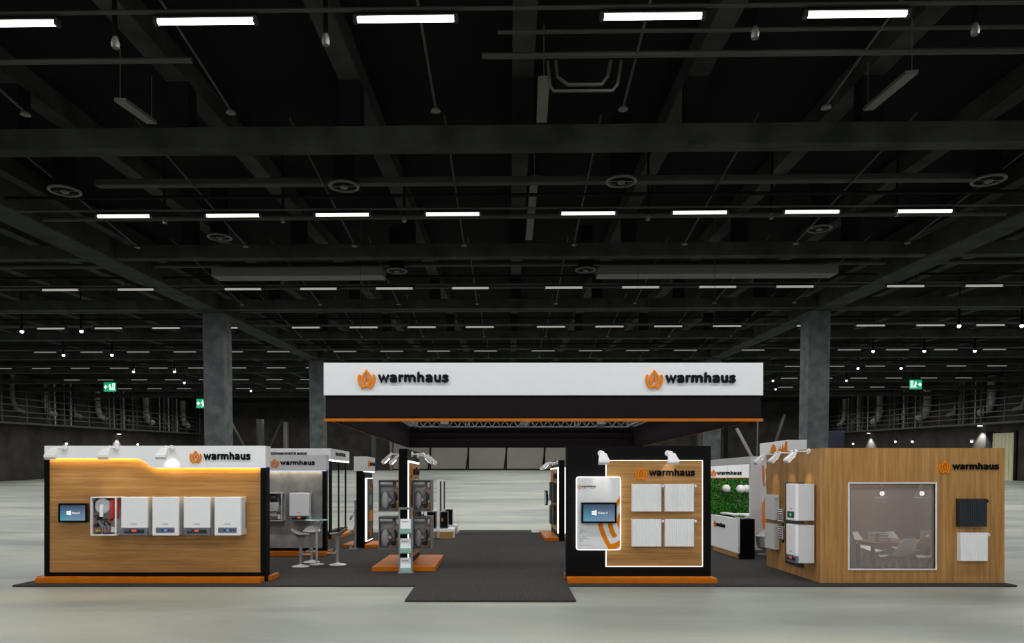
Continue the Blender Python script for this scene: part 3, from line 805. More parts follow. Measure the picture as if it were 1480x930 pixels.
# ---- arm spotlights (origin on the wall, arm reaches out to -y)
def spotlight(name='wall_spotlight'):
    r = thing(name, 'x', 'spotlight', (0, 0, -40), 0)
    mb = MB(); mb.lathe([(0.055, 0.0), (0.055, -0.03), (0.03, -0.04)], (0, 0, 0), 16, 'y'); mb.build('wall_mount', 'lamp_white', r, True)
    mb = MB(); mb.tube([(0, -0.03, 0), (0, -0.25, 0.0)], 0.014, 8); mb.build('arm', 'lamp_white', r, True)
    mb = MB(); mb.ball((0, -0.25, 0), 0.036, 14); mb.build('joint', 'lamp_white', r, True)
    a = Vector((0, -0.26, -0.01)); d = Vector((0, -0.76, -0.65)).normalized(); n = Vector((0, -0.65, 0.76))
    mb = MB()
    def sec(t, hw, up, dn):
        c = a + d * t
        return mb.ring([c + Vector((-hw, 0, 0)) + n * up, c + Vector((hw, 0, 0)) + n * up, c + Vector((hw, 0, 0)) - n * dn, c + Vector((-hw, 0, 0)) - n * dn])
    s0 = sec(0.0, 0.035, 0.015, 0.015); s1 = sec(0.04, 0.065, 0.03, 0.03); s2 = sec(0.23, 0.1, 0.024, 0.055); s3 = sec(0.26, 0.095, 0.0, 0.055)
    mb.cap(s0, True); mb.bridge(s0, s1); mb.bridge(s1, s2); mb.bridge(s2, s3); mb.cap(s3)
    mb.build('lamp_head', 'lamp_white', r)
    mb = MB(); c = a + d * 0.14 - n * 0.05
    u = [c + Vector((-0.06, 0, 0)) - d * 0.06 + n * 0.009, c + Vector((0.06, 0, 0)) - d * 0.06 + n * 0.009, c + Vector((0.07, 0, 0)) + d * 0.08 - n * 0.004, c + Vector((-0.07, 0, 0)) + d * 0.08 - n * 0.004]
    q = mb.ring(u); q2 = mb.ring([p - n * 0.004 for p in u]); mb.cap(q, True); mb.cap(q2); mb.bridge(q, q2)
    mb.build('lens', 'lens', r)
    return r


SPOT = spotlight(); spot_used = [False]


def place_spot(loc, rz, label, group, energy=0, drop=0.9, back=0.0, size=0.9, col=(1, 0.93, 0.8)):
    if not spot_used[0]:
        o = SPOT; spot_used[0] = True; o.location = loc; o.rotation_euler = (0, 0, rz); o['label'] = label; o['group'] = group
    else: o = dup(SPOT, loc, rz, label, group)
    if energy:
        ld = bpy.data.lights.new('spot_beam', 'SPOT'); ld.energy = energy; ld.spot_size = size; ld.spot_blend = 0.8; ld.shadow_soft_size = 0.05; ld.color = col
        lo = bpy.data.objects.new('spot_beam', ld); COL.objects.link(lo)
        R3 = Matrix.Rotation(rz, 3, 'Z')
        p = Vector(loc) + R3 @ Vector((0, -0.4, -0.2)); tgt = Vector(loc) + R3 @ Vector((0, back, -drop))
        lo.location = p; lo.rotation_euler = (tgt - p).to_track_quat('-Z', 'Y').to_euler()
    return o


# ---- television
def television(label, x0, x1, z0, z1, Y, rz=None, loc=None, group='wall screens', logo=True):
    w_, h = x1 - x0, z1 - z0
    r = thing('television', label, 'television', loc or ((x0 + x1) / 2, Y, (z0 + z1) / 2), rz or 0, group)
    b = 0.035
    mb = MB(); mb.box(-w_ / 2, w_ / 2, -0.035, 0.02, -h / 2, h / 2, 0.006); mb.build('casing', 'dark_plastic', r)
    mb = MB()
    for bx in ((-w_ / 2, w_ / 2, h / 2 - b, h / 2), (-w_ / 2, w_ / 2, -h / 2, -h / 2 + b), (-w_ / 2, -w_ / 2 + b, -h / 2 + b, h / 2 - b), (w_ / 2 - b, w_ / 2, -h / 2 + b, h / 2 - b)):
        mb.box(bx[0], bx[1], -0.045, -0.034, bx[2], bx[3], 0.003)
    mb.build('bezel', 'black', r)
    mb = MB(); mb.box(-w_ / 2 + b, w_ / 2 - b, -0.038, -0.034, -h / 2 + b, h / 2 - b); sc = mb.build('screen', 'screen', r)
    mb = MB(); mb.box(-w_ / 4, w_ / 4, 0.02, 0.05, -h / 4, h / 4); mb.build('wall_bracket', 'dull_steel', r)
    if logo:
        mb = MB(); s = h * 0.11; cx = -w_ * 0.14
        F = lambda a, b_, c: Vector((cx + a * s, -0.039 - c, b_ * s))
        for (a0, a1) in ((-1.0, -0.1), (0.02, 1.1)):
            for sg in (-1, 1):
                h0, h1 = (0.78, 0.9) if a0 < -0.5 else (0.92, 1.1)
                q = [(a0, 0.06 * sg), (a1, 0.06 * sg), (a1, h1 * sg), (a0, h0 * sg)]
                A = mb.ring([F(p[0], p[1], 0) for p in q]); B = mb.ring([F(p[0], p[1], 0.002) for p in q]); mb.cap(A); mb.cap(B, True); mb.bridge(A, B)
        mb.build('screen_mark', 'screen_mark', sc)
        mb = MB(); text_on(mb, 'Windows 10', lambda a, b_, c: Vector((a, -0.039 - c, b_)), -w_ * 0.03, w_ * 0.24, -h * 0.05, h * 0.045, 0.002, 0.0); mb.build('screen_text', 'screen_mark', sc)
    return r


# ---- boilers: origin at the bottom of the back, facing -y
def boiler(kind, label, loc, rz=0.0, w_=0.477, d=0.34, h=0.70, group='white wall boilers', vent=True):
    r = thing('wall_boiler', label, 'boiler', loc, rz, group)
    hw = w_ / 2
    mb = MB(); mb.box(-hw + 0.012, hw - 0.012, -d + 0.05, 0, 0.004, h - 0.004, 0.006); mb.build('casing', 'boiler_edge', r)
    bot = 0.135 if kind == 'band' else 0.0
    mb = MB(); mb.box(-hw, hw, -d, -d + 0.06, bot, h, 0.012); fr = mb.build('front_cover', 'boiler_white', r)
    F = lambda a, b, c: Vector((a, -d - c, b))
    lz = 0.21 if kind != 'eye' else 0.22
    mb = MB(); mb.lathe([(0.008, 0.0), (0.008, -0.002)], (-0.045, -d, lz), 10, 'y'); mb.build('flame_emblem', 'emblem', fr)
    mb = MB(); text_on(mb, 'warmhaus', F, -0.034, 0.055, lz - 0.009, lz + 0.012, 0.002, 0.01); mb.build('lettering', 'print_grey', fr)
    if kind == 'band':
        mb = MB(); mb.box(-hw, hw, -d + 0.004, -d + 0.06, 0, bot - 0.003, 0.01); cp = mb.build('control_band', 'slate', r)
        mb = MB(); mb.box(-0.18, 0.18, -d, -d + 0.008, 0.04, 0.11, 0.004); mb.build('display_window', 'dark_plastic', cp)
        mb = MB(); mb.box(-0.045, 0.04, -d - 0.003, -d + 0.002, 0.07, 0.105); mb.build('display', 'disp_orange', cp)['label'] = 'orange lit display'
        mb = MB(); text_on(mb, 'warmhaus', F, -0.165, -0.095, 0.083, 0.097, 0.002, 0.0); mb.build('lettering', 'print_grey', cp)
    elif kind == 'panel':
        mb = MB(); mb.box(-0.17, 0.17, -d - 0.008, -d + 0.01, 0.05, 0.145, 0.007, 3); cp = mb.build('control_panel', 'slate', r)
        mb = MB(); mb.box(-0.065, -0.02, -d - 0.011, -d - 0.006, 0.083, 0.115); mb.build('display_window', 'dark_plastic', cp)
        mb = MB(); mb.box(-0.02, 0.03, -d - 0.012, -d - 0.006, 0.083, 0.115); mb.build('display', 'disp_blue', cp)['label'] = 'blue lit display'
        for k in range(2):
            mb = MB(); mb.lathe([(0.016, 0.0), (0.016, -0.008), (0.012, -0.012)], (0.065 + 0.055 * k, -d - 0.006, 0.098), 12, 'y'); mb.build('button', 'dark_plastic', cp)
    elif kind == 'eye':
        mb = MB(); mb.box(-0.15, 0.15, -d - 0.006, -d + 0.01, 0.05, 0.17, 0.006); cp = mb.build('control_panel', 'dark_plastic', r)
        mb = MB(); mb.box(-0.04, 0.04, -d - 0.009, -d - 0.004, 0.085, 0.135, 0.003); mb.build('display', 'disp_green', cp)['label'] = 'green lit display'
    if vent: mb = MB(); mb.box(hw - 0.013, hw - 0.008, -0.07, -0.02, 0.12, h - 0.1); mb.build('side_vent', 'slate', r)
    mb = MB()
    for k in range(4): mb.tube([(-0.13 + 0.085 * k, -0.12, 0.02), (-0.13 + 0.085 * k, -0.12, -0.03)], 0.013, 8)
    mb.build('pipe_stub', 'brass', r, True)
    return r


def open_case(r, w_, d, h, m='boiler_white', t=0.02, back='inner', open_sides=(), inset=0.0):
    hw = w_ / 2
    mb = MB(); mb.box(-hw, hw, -0.02, 0, 0, h)
    if inset: mb.box(-hw + t, hw - t, -d + inset, -d + inset + 0.01, t, h - t)
    mb.build('back_panel', back, r)
    mb = MB()
    mb.box(-hw, hw, -d, -0.02, 0, t, 0.004); mb.box(-hw, hw, -d, -0.02, h - t, h, 0.004)
    if 'l' not in open_sides: mb.box(-hw, -hw + t, -d, -0.02, t, h - t, 0.004)
    else: mb.box(-hw, -hw + t, -d, -d + 0.04, t, h - t, 0.004)
    if 'r' not in open_sides: mb.box(hw - t, hw, -d, -0.02, t, h - t, 0.004)
    else: mb.box(hw - t, hw, -d, -d + 0.05, t, h - t, 0.004); mb.box(hw - t, hw, -0.06, -0.02, t, h - t)
    mb.build('case_frame', m, r)


def cutaway(label, loc, red=True, group='cutaway boilers'):
    w_, d, h = 0.46, 0.34, 0.70
    r = thing('cutaway_boiler', label, 'boiler', loc, 0, group)
    open_case(r, w_, d, h, 'boiler_white' if red else 'inner_light', 0.018, 'inner_light' if red else 'inner', ('r',))
    y = -d + 0.05
    if red:
        mb = MB(); mb.lathe([(0.155, 0.12), (0.155, 0.0), (0.13, -0.03), (0.06, -0.035)], (-0.045, y + 0.04, 0.535), 32, 'y'); mb.build('heat_exchanger', 'inner_light', r, True)
        mb = MB(); mb.tube([(-0.045, y - 0.005, 0.56), (-0.045, y - 0.02, 0.48), (-0.045, y - 0.015, 0.34)], [0.028, 0.034, 0.034], 14); mb.build('flue_neck', 'boiler_white', r, True)
        mb = MB(); mb.box(0.105, 0.17, y - 0.02, y + 0.2, 0.29, 0.66, 0.028, 4); mb.build('expansion_vessel', 'red', r, True)['label'] = 'red expansion vessel'
    else:
        mb = MB(); mb.box(-0.17, 0.13, y, y + 0.15, 0.24, 0.46, 0.02)
        for k in range(5): mb.box(-0.15 + 0.055 * k, -0.12 + 0.055 * k, y - 0.02, y + 0.01, 0.26, 0.44, 0.006)
        mb.build('heat_exchanger', 'inner_light', r)
        mb = MB(); mb.lathe([(0.08, 0.1), (0.08, -0.01), (0.04, -0.03)], (-0.02, y + 0.03, 0.56), 24, 'y'); mb.build('fan', 'dark_plastic', r, True)
        mb = MB(); mb.tube([(0.1, y, 0.62), (0.17, y - 0.01, 0.6), (0.185, y - 0.01, 0.5), (0.18, y - 0.01, 0.4)], 0.022, 10); mb.build('black_hose', 'dark_plastic', r, True)
        mb = MB(); mb.tube([(-0.18, y, 0.14), (0.12, y, 0.14)], 0.045, 14); mb.build('cross_tank', 'steel', r, True)
    mb = MB(); mb.box(-0.1, 0.13, y + 0.0, y + 0.06, 0.27, 0.305, 0.01); mb.box(-0.2, -0.14, y - 0.01, y + 0.06, 0.33, 0.37, 0.01); mb.build('manifold', 'dark_plastic', r)
    mb = MB(); mb.lathe([(0.035, 0.08), (0.035, -0.01), (0.02, -0.02)], (-0.165, y, 0.18), 16, 'y'); mb.lathe([(0.03, 0.1), (0.032, 0.0), (0.02, -0.02)], (-0.12, y, 0.31), 16, 'y'); mb.build('pump', 'dark_plastic', r, True)
    for pts in (((-0.19, y, 0.05), (-0.195, y, 0.18), (-0.17, y, 0.3), (-0.12, y, 0.36), (-0.03, y, 0.345)), ((0.03, y, 0.36), (0.085, y, 0.35), (0.09, y, 0.28)), ((0.06, y, 0.27), (0.12, y - 0.005, 0.23), (0.15, y, 0.17), (0.15, y, 0.06))):
        mb = MB(); mb.tube(pts, 0.009, 8); mb.build('copper_pipe', 'copper', r, True)
    mb = MB(); mb.tube([(-0.1, y, 0.27), (-0.07, y - 0.01, 0.2), (0.0, y - 0.01, 0.16), (0.02, y, 0.06)], 0.012, 8); mb.build('grey_hose', 'dull_steel', r, True)
    mb = MB(); mb.lathe([(0.03, 0.05), (0.034, 0.0), (0.02, -0.02)], (-0.13, y, 0.085), 8, 'y'); mb.box(-0.16, -0.07, y, y + 0.04, 0.06, 0.11, 0.01); mb.build('brass_valve', 'brass', r)
    mb = MB(); mb.tube([(-0.18, y + 0.03, 0.66), (0.09, y + 0.03, 0.66)], 0.012, 8); mb.tube([(-0.2, y + 0.02, 0.4), (-0.2, y + 0.02, 0.64)], 0.01, 8); mb.build('top_pipe', 'dark_plastic', r, True)
    mb = MB(); mb.tube([(0.05, y + 0.02, 0.05), (0.06, y + 0.02, 0.15), (0.0, y + 0.03, 0.24)], 0.014, 8); mb.tube([(-0.06, y + 0.03, 0.03), (-0.05, y + 0.03, 0.13), (-0.12, y + 0.04, 0.22)], 0.016, 8); mb.build('steel_pipe', 'dull_steel', r, True)
    mb = MB(); mb.box(-0.04, 0.08, y + 0.03, y + 0.09, 0.18, 0.26, 0.012); mb.box(-0.2, 0.2, y + 0.05, y + 0.08, 0.03, 0.05); mb.build('pump_block', 'dark_plastic' if red else 'dull_steel', r)
    mb = MB(); mb.box(0.12, 0.19, y - 0.01, y + 0.05, 0.05, 0.16, 0.01); mb.build('control_box', 'inner_light', r)
    for q in ((0.085, y - 0.01, 0.1), (0.0, y - 0.01, 0.07), (0.02, y - 0.01, 0.12)):
        mb = MB(); mb.lathe([(0.014, 0.03), (0.014, 0.0), (0.008, -0.01)], q, 10, 'y'); mb.build('valve_knob', 'red' if red or q[0] < 0.01 else 'yellow', r)
    return r


# ---- wall panel radiators: origin at bottom centre of the back, facing -y
def radiator(m, label, loc, rz=0.0, w_=0.53, h=0.51, d=0.095, group='white panel radiators', ribs=13):
    r = thing('panel_radiator', label, 'radiator', loc, rz, group); hw = w_ / 2
    mb = MB(); mb.box(-hw + 0.006, hw - 0.006, -d + 0.012, 0, 0.012, h - 0.012); mb.build('core', m, r)
    mb = MB()
    n = ribs; st = (w_ - 0.014) / n; prof = []
    for i in range(n):
        x = -hw + 0.007 + i * st
        prof += [(x + st * 0.08, -d + 0.009), (x + st * 0.22, -d), (x + st * 0.78, -d), (x + st * 0.92, -d + 0.009)]
    prof += [(hw - 0.007, -d + 0.013), (-hw + 0.007, -d + 0.013)]
    mb.prism(prof, lambda p: (p[0], p[1], 0.004), lambda p: (p[0], p[1], h - 0.004)); mb.build('ribbed_front', m, r)
    for s in (-1, 1):
        mb = MB(); a, b = sorted((s * hw, s * (hw - 0.007))); mb.box(a, b, -d + 0.002, 0, 0, h, 0.002); mb.build('side_panel', m, r)
    mb = MB()
    for i in range(12): mb.box(-hw + 0.02 + i * (w_ - 0.05) / 12, -hw + 0.045 + i * (w_ - 0.05) / 12, -d + 0.012, -0.008, h - 0.012, h - 0.003)
    mb.build('top_grille', m, r)
    mb = MB(); mb.tube([(hw, -d * 0.55, h - 0.045), (hw + 0.03, -d * 0.55, h - 0.045)], 0.009, 8); vb = mb.build('valve', 'chrome' if 'white' in m else m, r, True)
    mb = MB(); mb.tube([(hw + 0.02, -d * 0.55, h - 0.045), (hw + 0.03, -d * 0.55, h - 0.045), (hw + 0.055, -d * 0.55, h - 0.045)], [0.02, 0.032, 0.024], 14); mb.build('valve_knob', m, vb, True)
    return r


# =================================================================== booth A : wood wall with five boilers
YA = 12.88
A = thing('display_wall', 'long wood display wall with white curved fascia, five boilers and black side posts', 'display wall', (-6.4, YA, T))
oA = A.location
xl, xr = X_(71.8, YA), X_(377, YA)
mb = MB(oA); mb.box(xl, xr, YA, YA + 0.02, 0.2, 2.45); mb.build('wood_panel', 'wood_h', A)
mb = MB(oA); mb.box(X_(65, YA), xl, YA - 0.02, YA + 0.17, 0.13, 2.4); mb.build('post', 'black', A)
mb = MB(oA); mb.box(xr, X_(385.5, YA), YA - 0.02, YA + 0.17, T, 2.4); mb.build('post', 'black', A)
mb = MB(oA); mb.box(xl, xr, YA - 0.01, YA + 0.02, 0.13, 0.2); mb.box(xl, xr, YA + 0.02, YA + 0.17, 0.13, 2.45); mb.build('backing', 'black', A)
# fascia with the S-curved lower edge
YF = YA - 0.12
zt = Z_(644.8, YF); zl = Z_(661.2, YF); zr = Z_(675.4, YF)
xa, xb = X_(64.3, YF), X_(383.6, YF)
cu = []
c0, c1 = X_(197, YF), X_(225, YF)
for i in range(13):
    t = i / 12; cu.append((c0 + (c1 - c0) * t, zl + (zr - zl) * (3 * t * t - 2 * t ** 3)))
poly = [(xa, zl)] + cu + [(xb, zr), (xb, zt), (xa, zt)]
mb = MB(oA); mb.prism(poly, lambda p: (p[0], YF, p[1]), lambda p: (p[0], YF + 0.05, p[1])); fa = mb.build('fascia', 'white', A)
mb = MB(oA); mb.box(xa, xa + 0.03, YF + 0.05, YA + 0.17, zl, zt); mb.box(xb - 0.03, xb, YF + 0.05, YA + 0.17, zr, zt); mb.box(xa + 0.03, xb - 0.03, YF + 0.05, YA + 0.17, zt - 0.03, zt); mb.build('fascia_return', 'fascia_grey', A)
low = [(xa, zl)] + cu + [(xb, zr)]
mb = MB(oA); mb.ribbon([(p[0], p[1] - 0.008) for p in low], 0.016, lambda a, b, c: Vector((a, YF + 0.002 + c, b)), 0, 0.045); mb.build('edge_light', 'led_edge', A)['label'] = 'thin blue white lit edge'
mb = MB(oA); mb.ribbon([(max(xl, min(xr, p[0])), p[1] + 0.0) for p in low], 0.018, lambda a, b, c: Vector((a, YF + 0.07 + c, b)), 0, 0.03); mb.build('led_strip', 'led_warm', A)['label'] = 'hidden warm light strip'
logo_px(A, YF, (274, 652, 292.2, 670.6), (295, 653.6, 362, 665))
# plinth
mb = MB(oA); mb.box(X_(51.7, 12.62), X_(376.2, 12.62), 12.6, YA - 0.03, T, 0.13, 0.006); mb.build('plinth', 'orange', A)
mb = MB(oA); mb.box(X_(386, YA) + 0.0, X_(391.5, YA), YA + 0.05, YA + 0.5, T, 0.13, 0.006); mb.build('plinth', 'orange', A)
mb = MB(oA); mb.box(X_(55, YA), X_(64.5, YA), YA - 0.03, YA + 0.3, T, 0.13, 0.006); mb.box(X_(65, YA), X_(376, YA), YA - 0.03, YA + 0.17, T, 0.13); mb.build('plinth', 'orange', A)
for i, (px, lb) in enumerate([(94, 'white arm spotlight above the television on the wood display wall'), (168.5, 'white arm spotlight above the cutaway boiler, middle one on the curved fascia'), (248.8, 'white arm spotlight nearest the flame emblem on the curved fascia')]):
    place_spot((X_(px, YF), YF - 0.002, 2.505), 0, lb, 'spotlights on the wood display wall', 9 if i < 2 else 13, 0.6 if i < 2 else 0.3, 0.0, 1.2 if i < 2 else 0.8)
television('small screen on the wood display wall beside the cutaway boiler', X_(85, 12.8), X_(126.6, 12.8), Z_(755.6, 12.8), Z_(728, 12.8), YA - 0.055)
ZB = 0.911
YW = YA - 0.003
cutaway('opened boiler showing its drum and red vessel, beside the small screen', (X_(149, 12.54), YW, ZB), True)
for px, k, lb in [(194, 'band', 'white boiler with slate bottom band, next to the opened boiler with red vessel'), (239, 'panel', 'white boiler with blue display, between the two slate banded boilers'),
                  (284.3, 'band', 'white boiler with slate bottom band, fourth in the row on wood'), (328.8, 'panel', 'white boiler with blue display, at the far end of the row from the screen')]:
    boiler(k, lb, (X_(px, 12.54), YW, ZB))

# =================================================================== booth B : concrete wall
YB = 17.42
B = thing('display_wall', 'grey concrete-look display wall with grey fascia and lit underside', 'display wall', (-5.4, YB, T)); oB = B.location
xl, xr = -7.9, X_(466.2, YB)
mb = MB(oB); mb.box(xl, xr, YB, YB + 0.03, 0.2, 2.35); mb.build('concrete_panel', 'concrete_panel', B)
mb = MB(oB); mb.box(xr, X_(471.4, YB), YB - 0.02, YB + 0.17, T, 2.3); mb.build('post', 'black', B)
mb = MB(oB); mb.box(xl, xr, YB - 0.01, YB + 0.03, 0.13, 0.2); mb.box(xl, xr, YB + 0.03, YB + 0.17, 0.13, 2.35); mb.build('backing', 'black', B)
YF = YB - 0.15
mb = MB(oB); mb.box(xl, X_(471, YF), YF, YF + 0.05, Z_(680.2, YF), Z_(657.9, YF)); mb.build('fascia', 'fascia_grey', B)
mb = MB(oB); mb.box(X_(471, YF) - 0.03, X_(471, YF), YF + 0.05, YB + 0.17, Z_(680.2, YF), Z_(657.9, YF)); mb.build('fascia_return', 'fascia_grey', B)
mb = MB(oB); mb.box(xl, X_(471, YF), YF + 0.003, YF + 0.045, Z_(680.2, YF) - 0.02, Z_(680.2, YF)); mb.build('edge_light', 'led_edge', B)
mb = MB(oB); mb.box(xl, xr, YF + 0.06, YF + 0.09, Z_(680.2, YF) - 0.01, Z_(680.2, YF) + 0.02); mb.build('led_strip', 'led_cool', B)['label'] = 'warm white light strip'
logo_px(B, YF, (390.2, 663.8, 403.6, 677), (405.3, 665.5, 455, 672.4))
mb = MB(oB); mb.box(xl, X_(469, 17.03), 17.05, YB - 0.03, T, 0.13, 0.006); mb.box(xl, xr, YB - 0.03, YB + 0.17, T, 0.13); mb.build('plinth', 'orange', B)
mb = MB(oB); mb.box(X_(471.5, YB), X_(475, YB), YB + 0.05, YB + 0.5, T, 0.13, 0.006); mb.build('plinth', 'orange', B)
boiler('band', 'white boiler with orange display on the grey concrete-look wall', (X_(431.9, 17.06), YB - 0.003, 0.895))
cutaway('opened boiler with dark inner parts on the grey concrete-look wall', (-5.58, YB - 0.003, 0.895), False)

# =================================================================== booth K : open booth on black posts behind
K = thing('open_booth', 'open booth of thin black posts under a pale fascia, behind the grey boiler wall', 'booth', (-5.3, 22, T)); oK = K.location
XK = -5.3; YK0, YK1 = 21.87, 24.6
zt, zb = Z_(648.5, YK0), Z_(664.5, YK0)
mb = MB(oK); mb.box(-8.5, XK, YK0, YK0 + 0.06, zb, zt); mb.build('front_fascia', 'fascia_grey', K)
mb = MB(oK); mb.box(XK - 0.06, XK, YK0 + 0.06, YK1, zb, zt); mb.build('side_fascia', 'fascia_grey', K)
mb = MB(oK); mb.box(XK - 0.05, XK - 0.005, YK0 + 0.05, YK1 - 0.02, zb - 0.05, zb); mb.box(-8.5, XK - 0.05, YK0 + 0.01, YK0 + 0.05, zb - 0.05, zb); mb.build('led_strip', 'led_white', K)
for px in (479.9, 490.6, 500.5):
    y = -XK / ((VX - px) / 1000)
    mb = MB(oK); mb.box(XK - 0.05, XK - 0.002, y - 0.025, y + 0.025, 0.13, zb - 0.05); mb.build('post', 'black', K)
mb = MB(oK); mb.box(XK - 0.06, XK, YK0 - 0.02, YK0 + 0.06, T, zb - 0.05); mb.build('post', 'black', K)
mb = MB(oK); mb.box(-8.5, -8.44, YK0, YK0 + 0.06, T, zb - 0.05); mb.build('post', 'black', K)
mb = MB(oK); mb.box(-8.5, XK - 0.06, YK0 + 0.0, YK0 + 0.3, 0.13, 0.24); mb.box(XK - 0.3, XK - 0.06, YK0 + 0.3, YK1, 0.13, 0.24); mb.build('base_rail', 'black', K)
mb = MB(oK); mb.box(XK - 0.32, XK + 0.25, YK0 + 0.08, YK1, T, 0.13, 0.006); mb.build('plinth', 'orange', K)
mb = MB(oK); text_on(mb, 'DÜNYANIN EN BÜYÜK MARKASI', plane_y(YK0), X_(391.8, YK0), X_(443.5, YK0), Z_(658, YK0), Z_(653.2, YK0), 0.015, 0.03); mb.build('lettering', 'letter', K)['label'] = 'small black capitals'
mb = MB(oK); text_on(mb, 'EN BÜYÜK', plane_x(XK, 1), -XK / ((VX - 485.2) / 1000), -XK / ((VX - 499.6) / 1000), 2.70, 2.83, 0.015, 0.04); mb.build('lettering', 'letter', K)['label'] = 'small black capitals'

# =================================================================== tower C : narrow poster tower
YC0, YC1, XC = 19.1, 20.24, -3.69
C = thing('display_tower', 'narrow black tower with a pale cap and lit dark poster, beside the slim leaflet rack', 'display tower', (-3.8, 19.6, T)); oC = C.location
mb = MB(oC); mb.box(-3.92, XC, YC0, YC1, T, 2.2); mb.build('body', 'black', C)
mb = MB(oC); mb.box(-3.98, -3.62, YC0 - 0.05, YC1 + 0.08, 2.16, 2.56, 0.006); mb.build('cap', 'fascia_grey', C)
mb = MB(oC); mb.box(-3.72, -3.63, YC0 - 0.03, YC1 + 0.06, 2.13, 2.158); mb.build('led_strip', 'led_white', C)
mb = MB(oC); emblem_on(mb, plane_x(-3.62, 1), 19.35, 2.37, 0.22, 0.02); mb.build('flame_emblem', 'emblem', C)
mb = MB(oC); text_on(mb, 'warmhaus', plane_x(-3.62, 1), 19.5, 20.25, 2.32, 2.43, 0.02); mb.build('lettering', 'letter', C)
y0, y1, z0, z1 = 19.16, 20.1, 0.2, 1.97
mb = MB(oC); mb.box(XC, XC + 0.05, y0, y1, z0, z1, 0.012); pc = mb.build('lightbox', 'led_white', C)
mb = MB(oC); mb.box(XC + 0.05, XC + 0.056, y0 + 0.03, y1 - 0.012, z0 + 0.03, z1 - 0.03); mb.build('poster', 'dark_print', pc)['label'] = 'dark poster with orange blocks'
mb = MB(oC)
for a0, a1, b0, b1 in ((0.3, 0.85, 0.55, 0.85), (0.3, 0.4, 1.45, 1.55), (0.75, 0.85, 1.6, 1.75), (0.5, 0.6, 1.4, 1.48), (0.25, 0.38, 0.25, 0.4), (0.7, 0.8, 0.3, 0.45), (0.5, 0.62, 0.1, 0.3)):
    mb.box(XC + 0.056, XC + 0.059, y0 + a0, y0 + a1, z0 + b0, z0 + b1)
mb.build('poster_print', 'emblem', pc)
mb = MB(oC); mb.lathe([(0.16, 0.0), (0.16, 0.004)], (XC + 0.056, y0 + 0.5, z0 + 1.15), 20, 'x'); mb.build('poster_photo', 'slate', pc)
mb = MB(oC); mb.box(XC + 0.0, XC + 0.4, YC0, YC1, T, 0.13, 0.006); mb.build('plinth', 'orange', C)
mb = MB(oC); mb.box(-4.3, -3.922, YC0, YC1, T, 0.13, 0.006); mb.build('plinth', 'orange', C)


# ---- leaflet racks
def rack(label, loc, rz, labels):
    r = thing('leaflet_rack', label, 'leaflet rack', loc, rz, 'leaflet racks')
    w_, h = 0.29, 1.33
    mb = MB(); mb.box(-w_ / 2, -w_ / 2 + 0.036, -0.015, 0.015, 0.02, h, 0.003); mb.box(w_ / 2 - 0.036, w_ / 2, -0.015, 0.015, 0.02, h, 0.003)
    mb.box(-w_ / 2 + 0.03, w_ / 2 - 0.03, -0.015, 0.015, h - 0.05, h, 0.003); mb.box(-w_ / 2 + 0.03, w_ / 2 - 0.03, -0.015, 0.015, 0.02, 0.06, 0.003); mb.build('frame', 'rack_grey', r)
    mb = MB(); mb.box(-w_ / 2 - 0.01, w_ / 2 + 0.01, -0.16, 0.05, 0, 0.02, 0.004); mb.build('base', 'rack_grey', r)
    for k in range(3):
        zc = 0.95 - 0.395 * k + 0.02
        c = Vector((0, -0.03, zc)); up = Vector((0, 0.42, 0.9)).normalized(); fo = Vector((0, -0.9, 0.42)).normalized()
        mb = MB()
        def slab(a0, a1, b0, b1, c0, c1):
            vs = []
            for a in (a0, a1):
                for b in (b0, b1):
                    for cc in (c0, c1): vs.append(c + Vector((a, 0, 0)) + up * b + fo * cc)
            f = [(0, 1, 3, 2), (4, 6, 7, 5), (0, 4, 5, 1), (2, 3, 7, 6), (0, 2, 6, 4), (1, 5, 7, 3)]
            mb.mesh(vs, f)
        slab(-0.115, 0.115, -0.2, 0.13, 0.0, 0.006); slab(-0.115, 0.115, -0.2, -0.194, 0.006, 0.05); slab(-0.115, 0.115, -0.2, -0.1, 0.05, 0.055)
        slab(-0.115, -0.111, -0.2, -0.08, 0.006, 0.05); slab(0.111, 0.115, -0.2, -0.08, 0.006, 0.05)
        mb.build('acrylic_tray', 'acrylic', r)['label'] = 'clear green tinted tray'
        mb = MB(); mb.box(-0.1, 0.1, -0.024, -0.012, zc - 0.02, zc + 0.01); mb.box(-0.13, 0.13, -0.012, 0.012, zc - 0.02, zc + 0.01); mb.build('cross_bar', 'rack_grey', r)
        # the leaflet that lies in the tray is a thing of its own
        lf = thing('leaflet', labels[k], 'leaflet', Vector(loc) + Matrix.Rotation(rz, 3, 'Z') @ c, rz, 'leaflets in the racks')
        mb = MB(); c_ = c; c = Vector((0, 0, 0))
        slab(-0.105, 0.105, -0.192, 0.125, 0.008, 0.022)
        mb.build('pages', 'paper', lf)
        mb = MB(); slab(-0.08, 0.06, 0.05, 0.07, 0.0225, 0.0235); mb.build('heading', 'print_grey', lf)
        c = c_
    return r


rack('tall grey leaflet rack standing at the end of the tower with the opened boilers', (X_(586.2, 14.05), 14.05, T), 0.12,
     ['white leaflet in the top tray of the tall rack by the opened boilers', 'white leaflet in the middle tray of the tall rack by the opened boilers', 'white leaflet in the lowest tray of the tall rack by the opened boilers'])
rack('slim grey leaflet rack seen side on, beside the narrow poster tower', (X_(513.5, 18.8), 18.82, T), -PI / 2 + 0.12,
     ['white leaflet in the top tray of the rack beside the narrow poster tower', 'white leaflet in the middle tray of the rack beside the narrow poster tower', 'white leaflet in the lowest tray of the rack beside the narrow poster tower'])

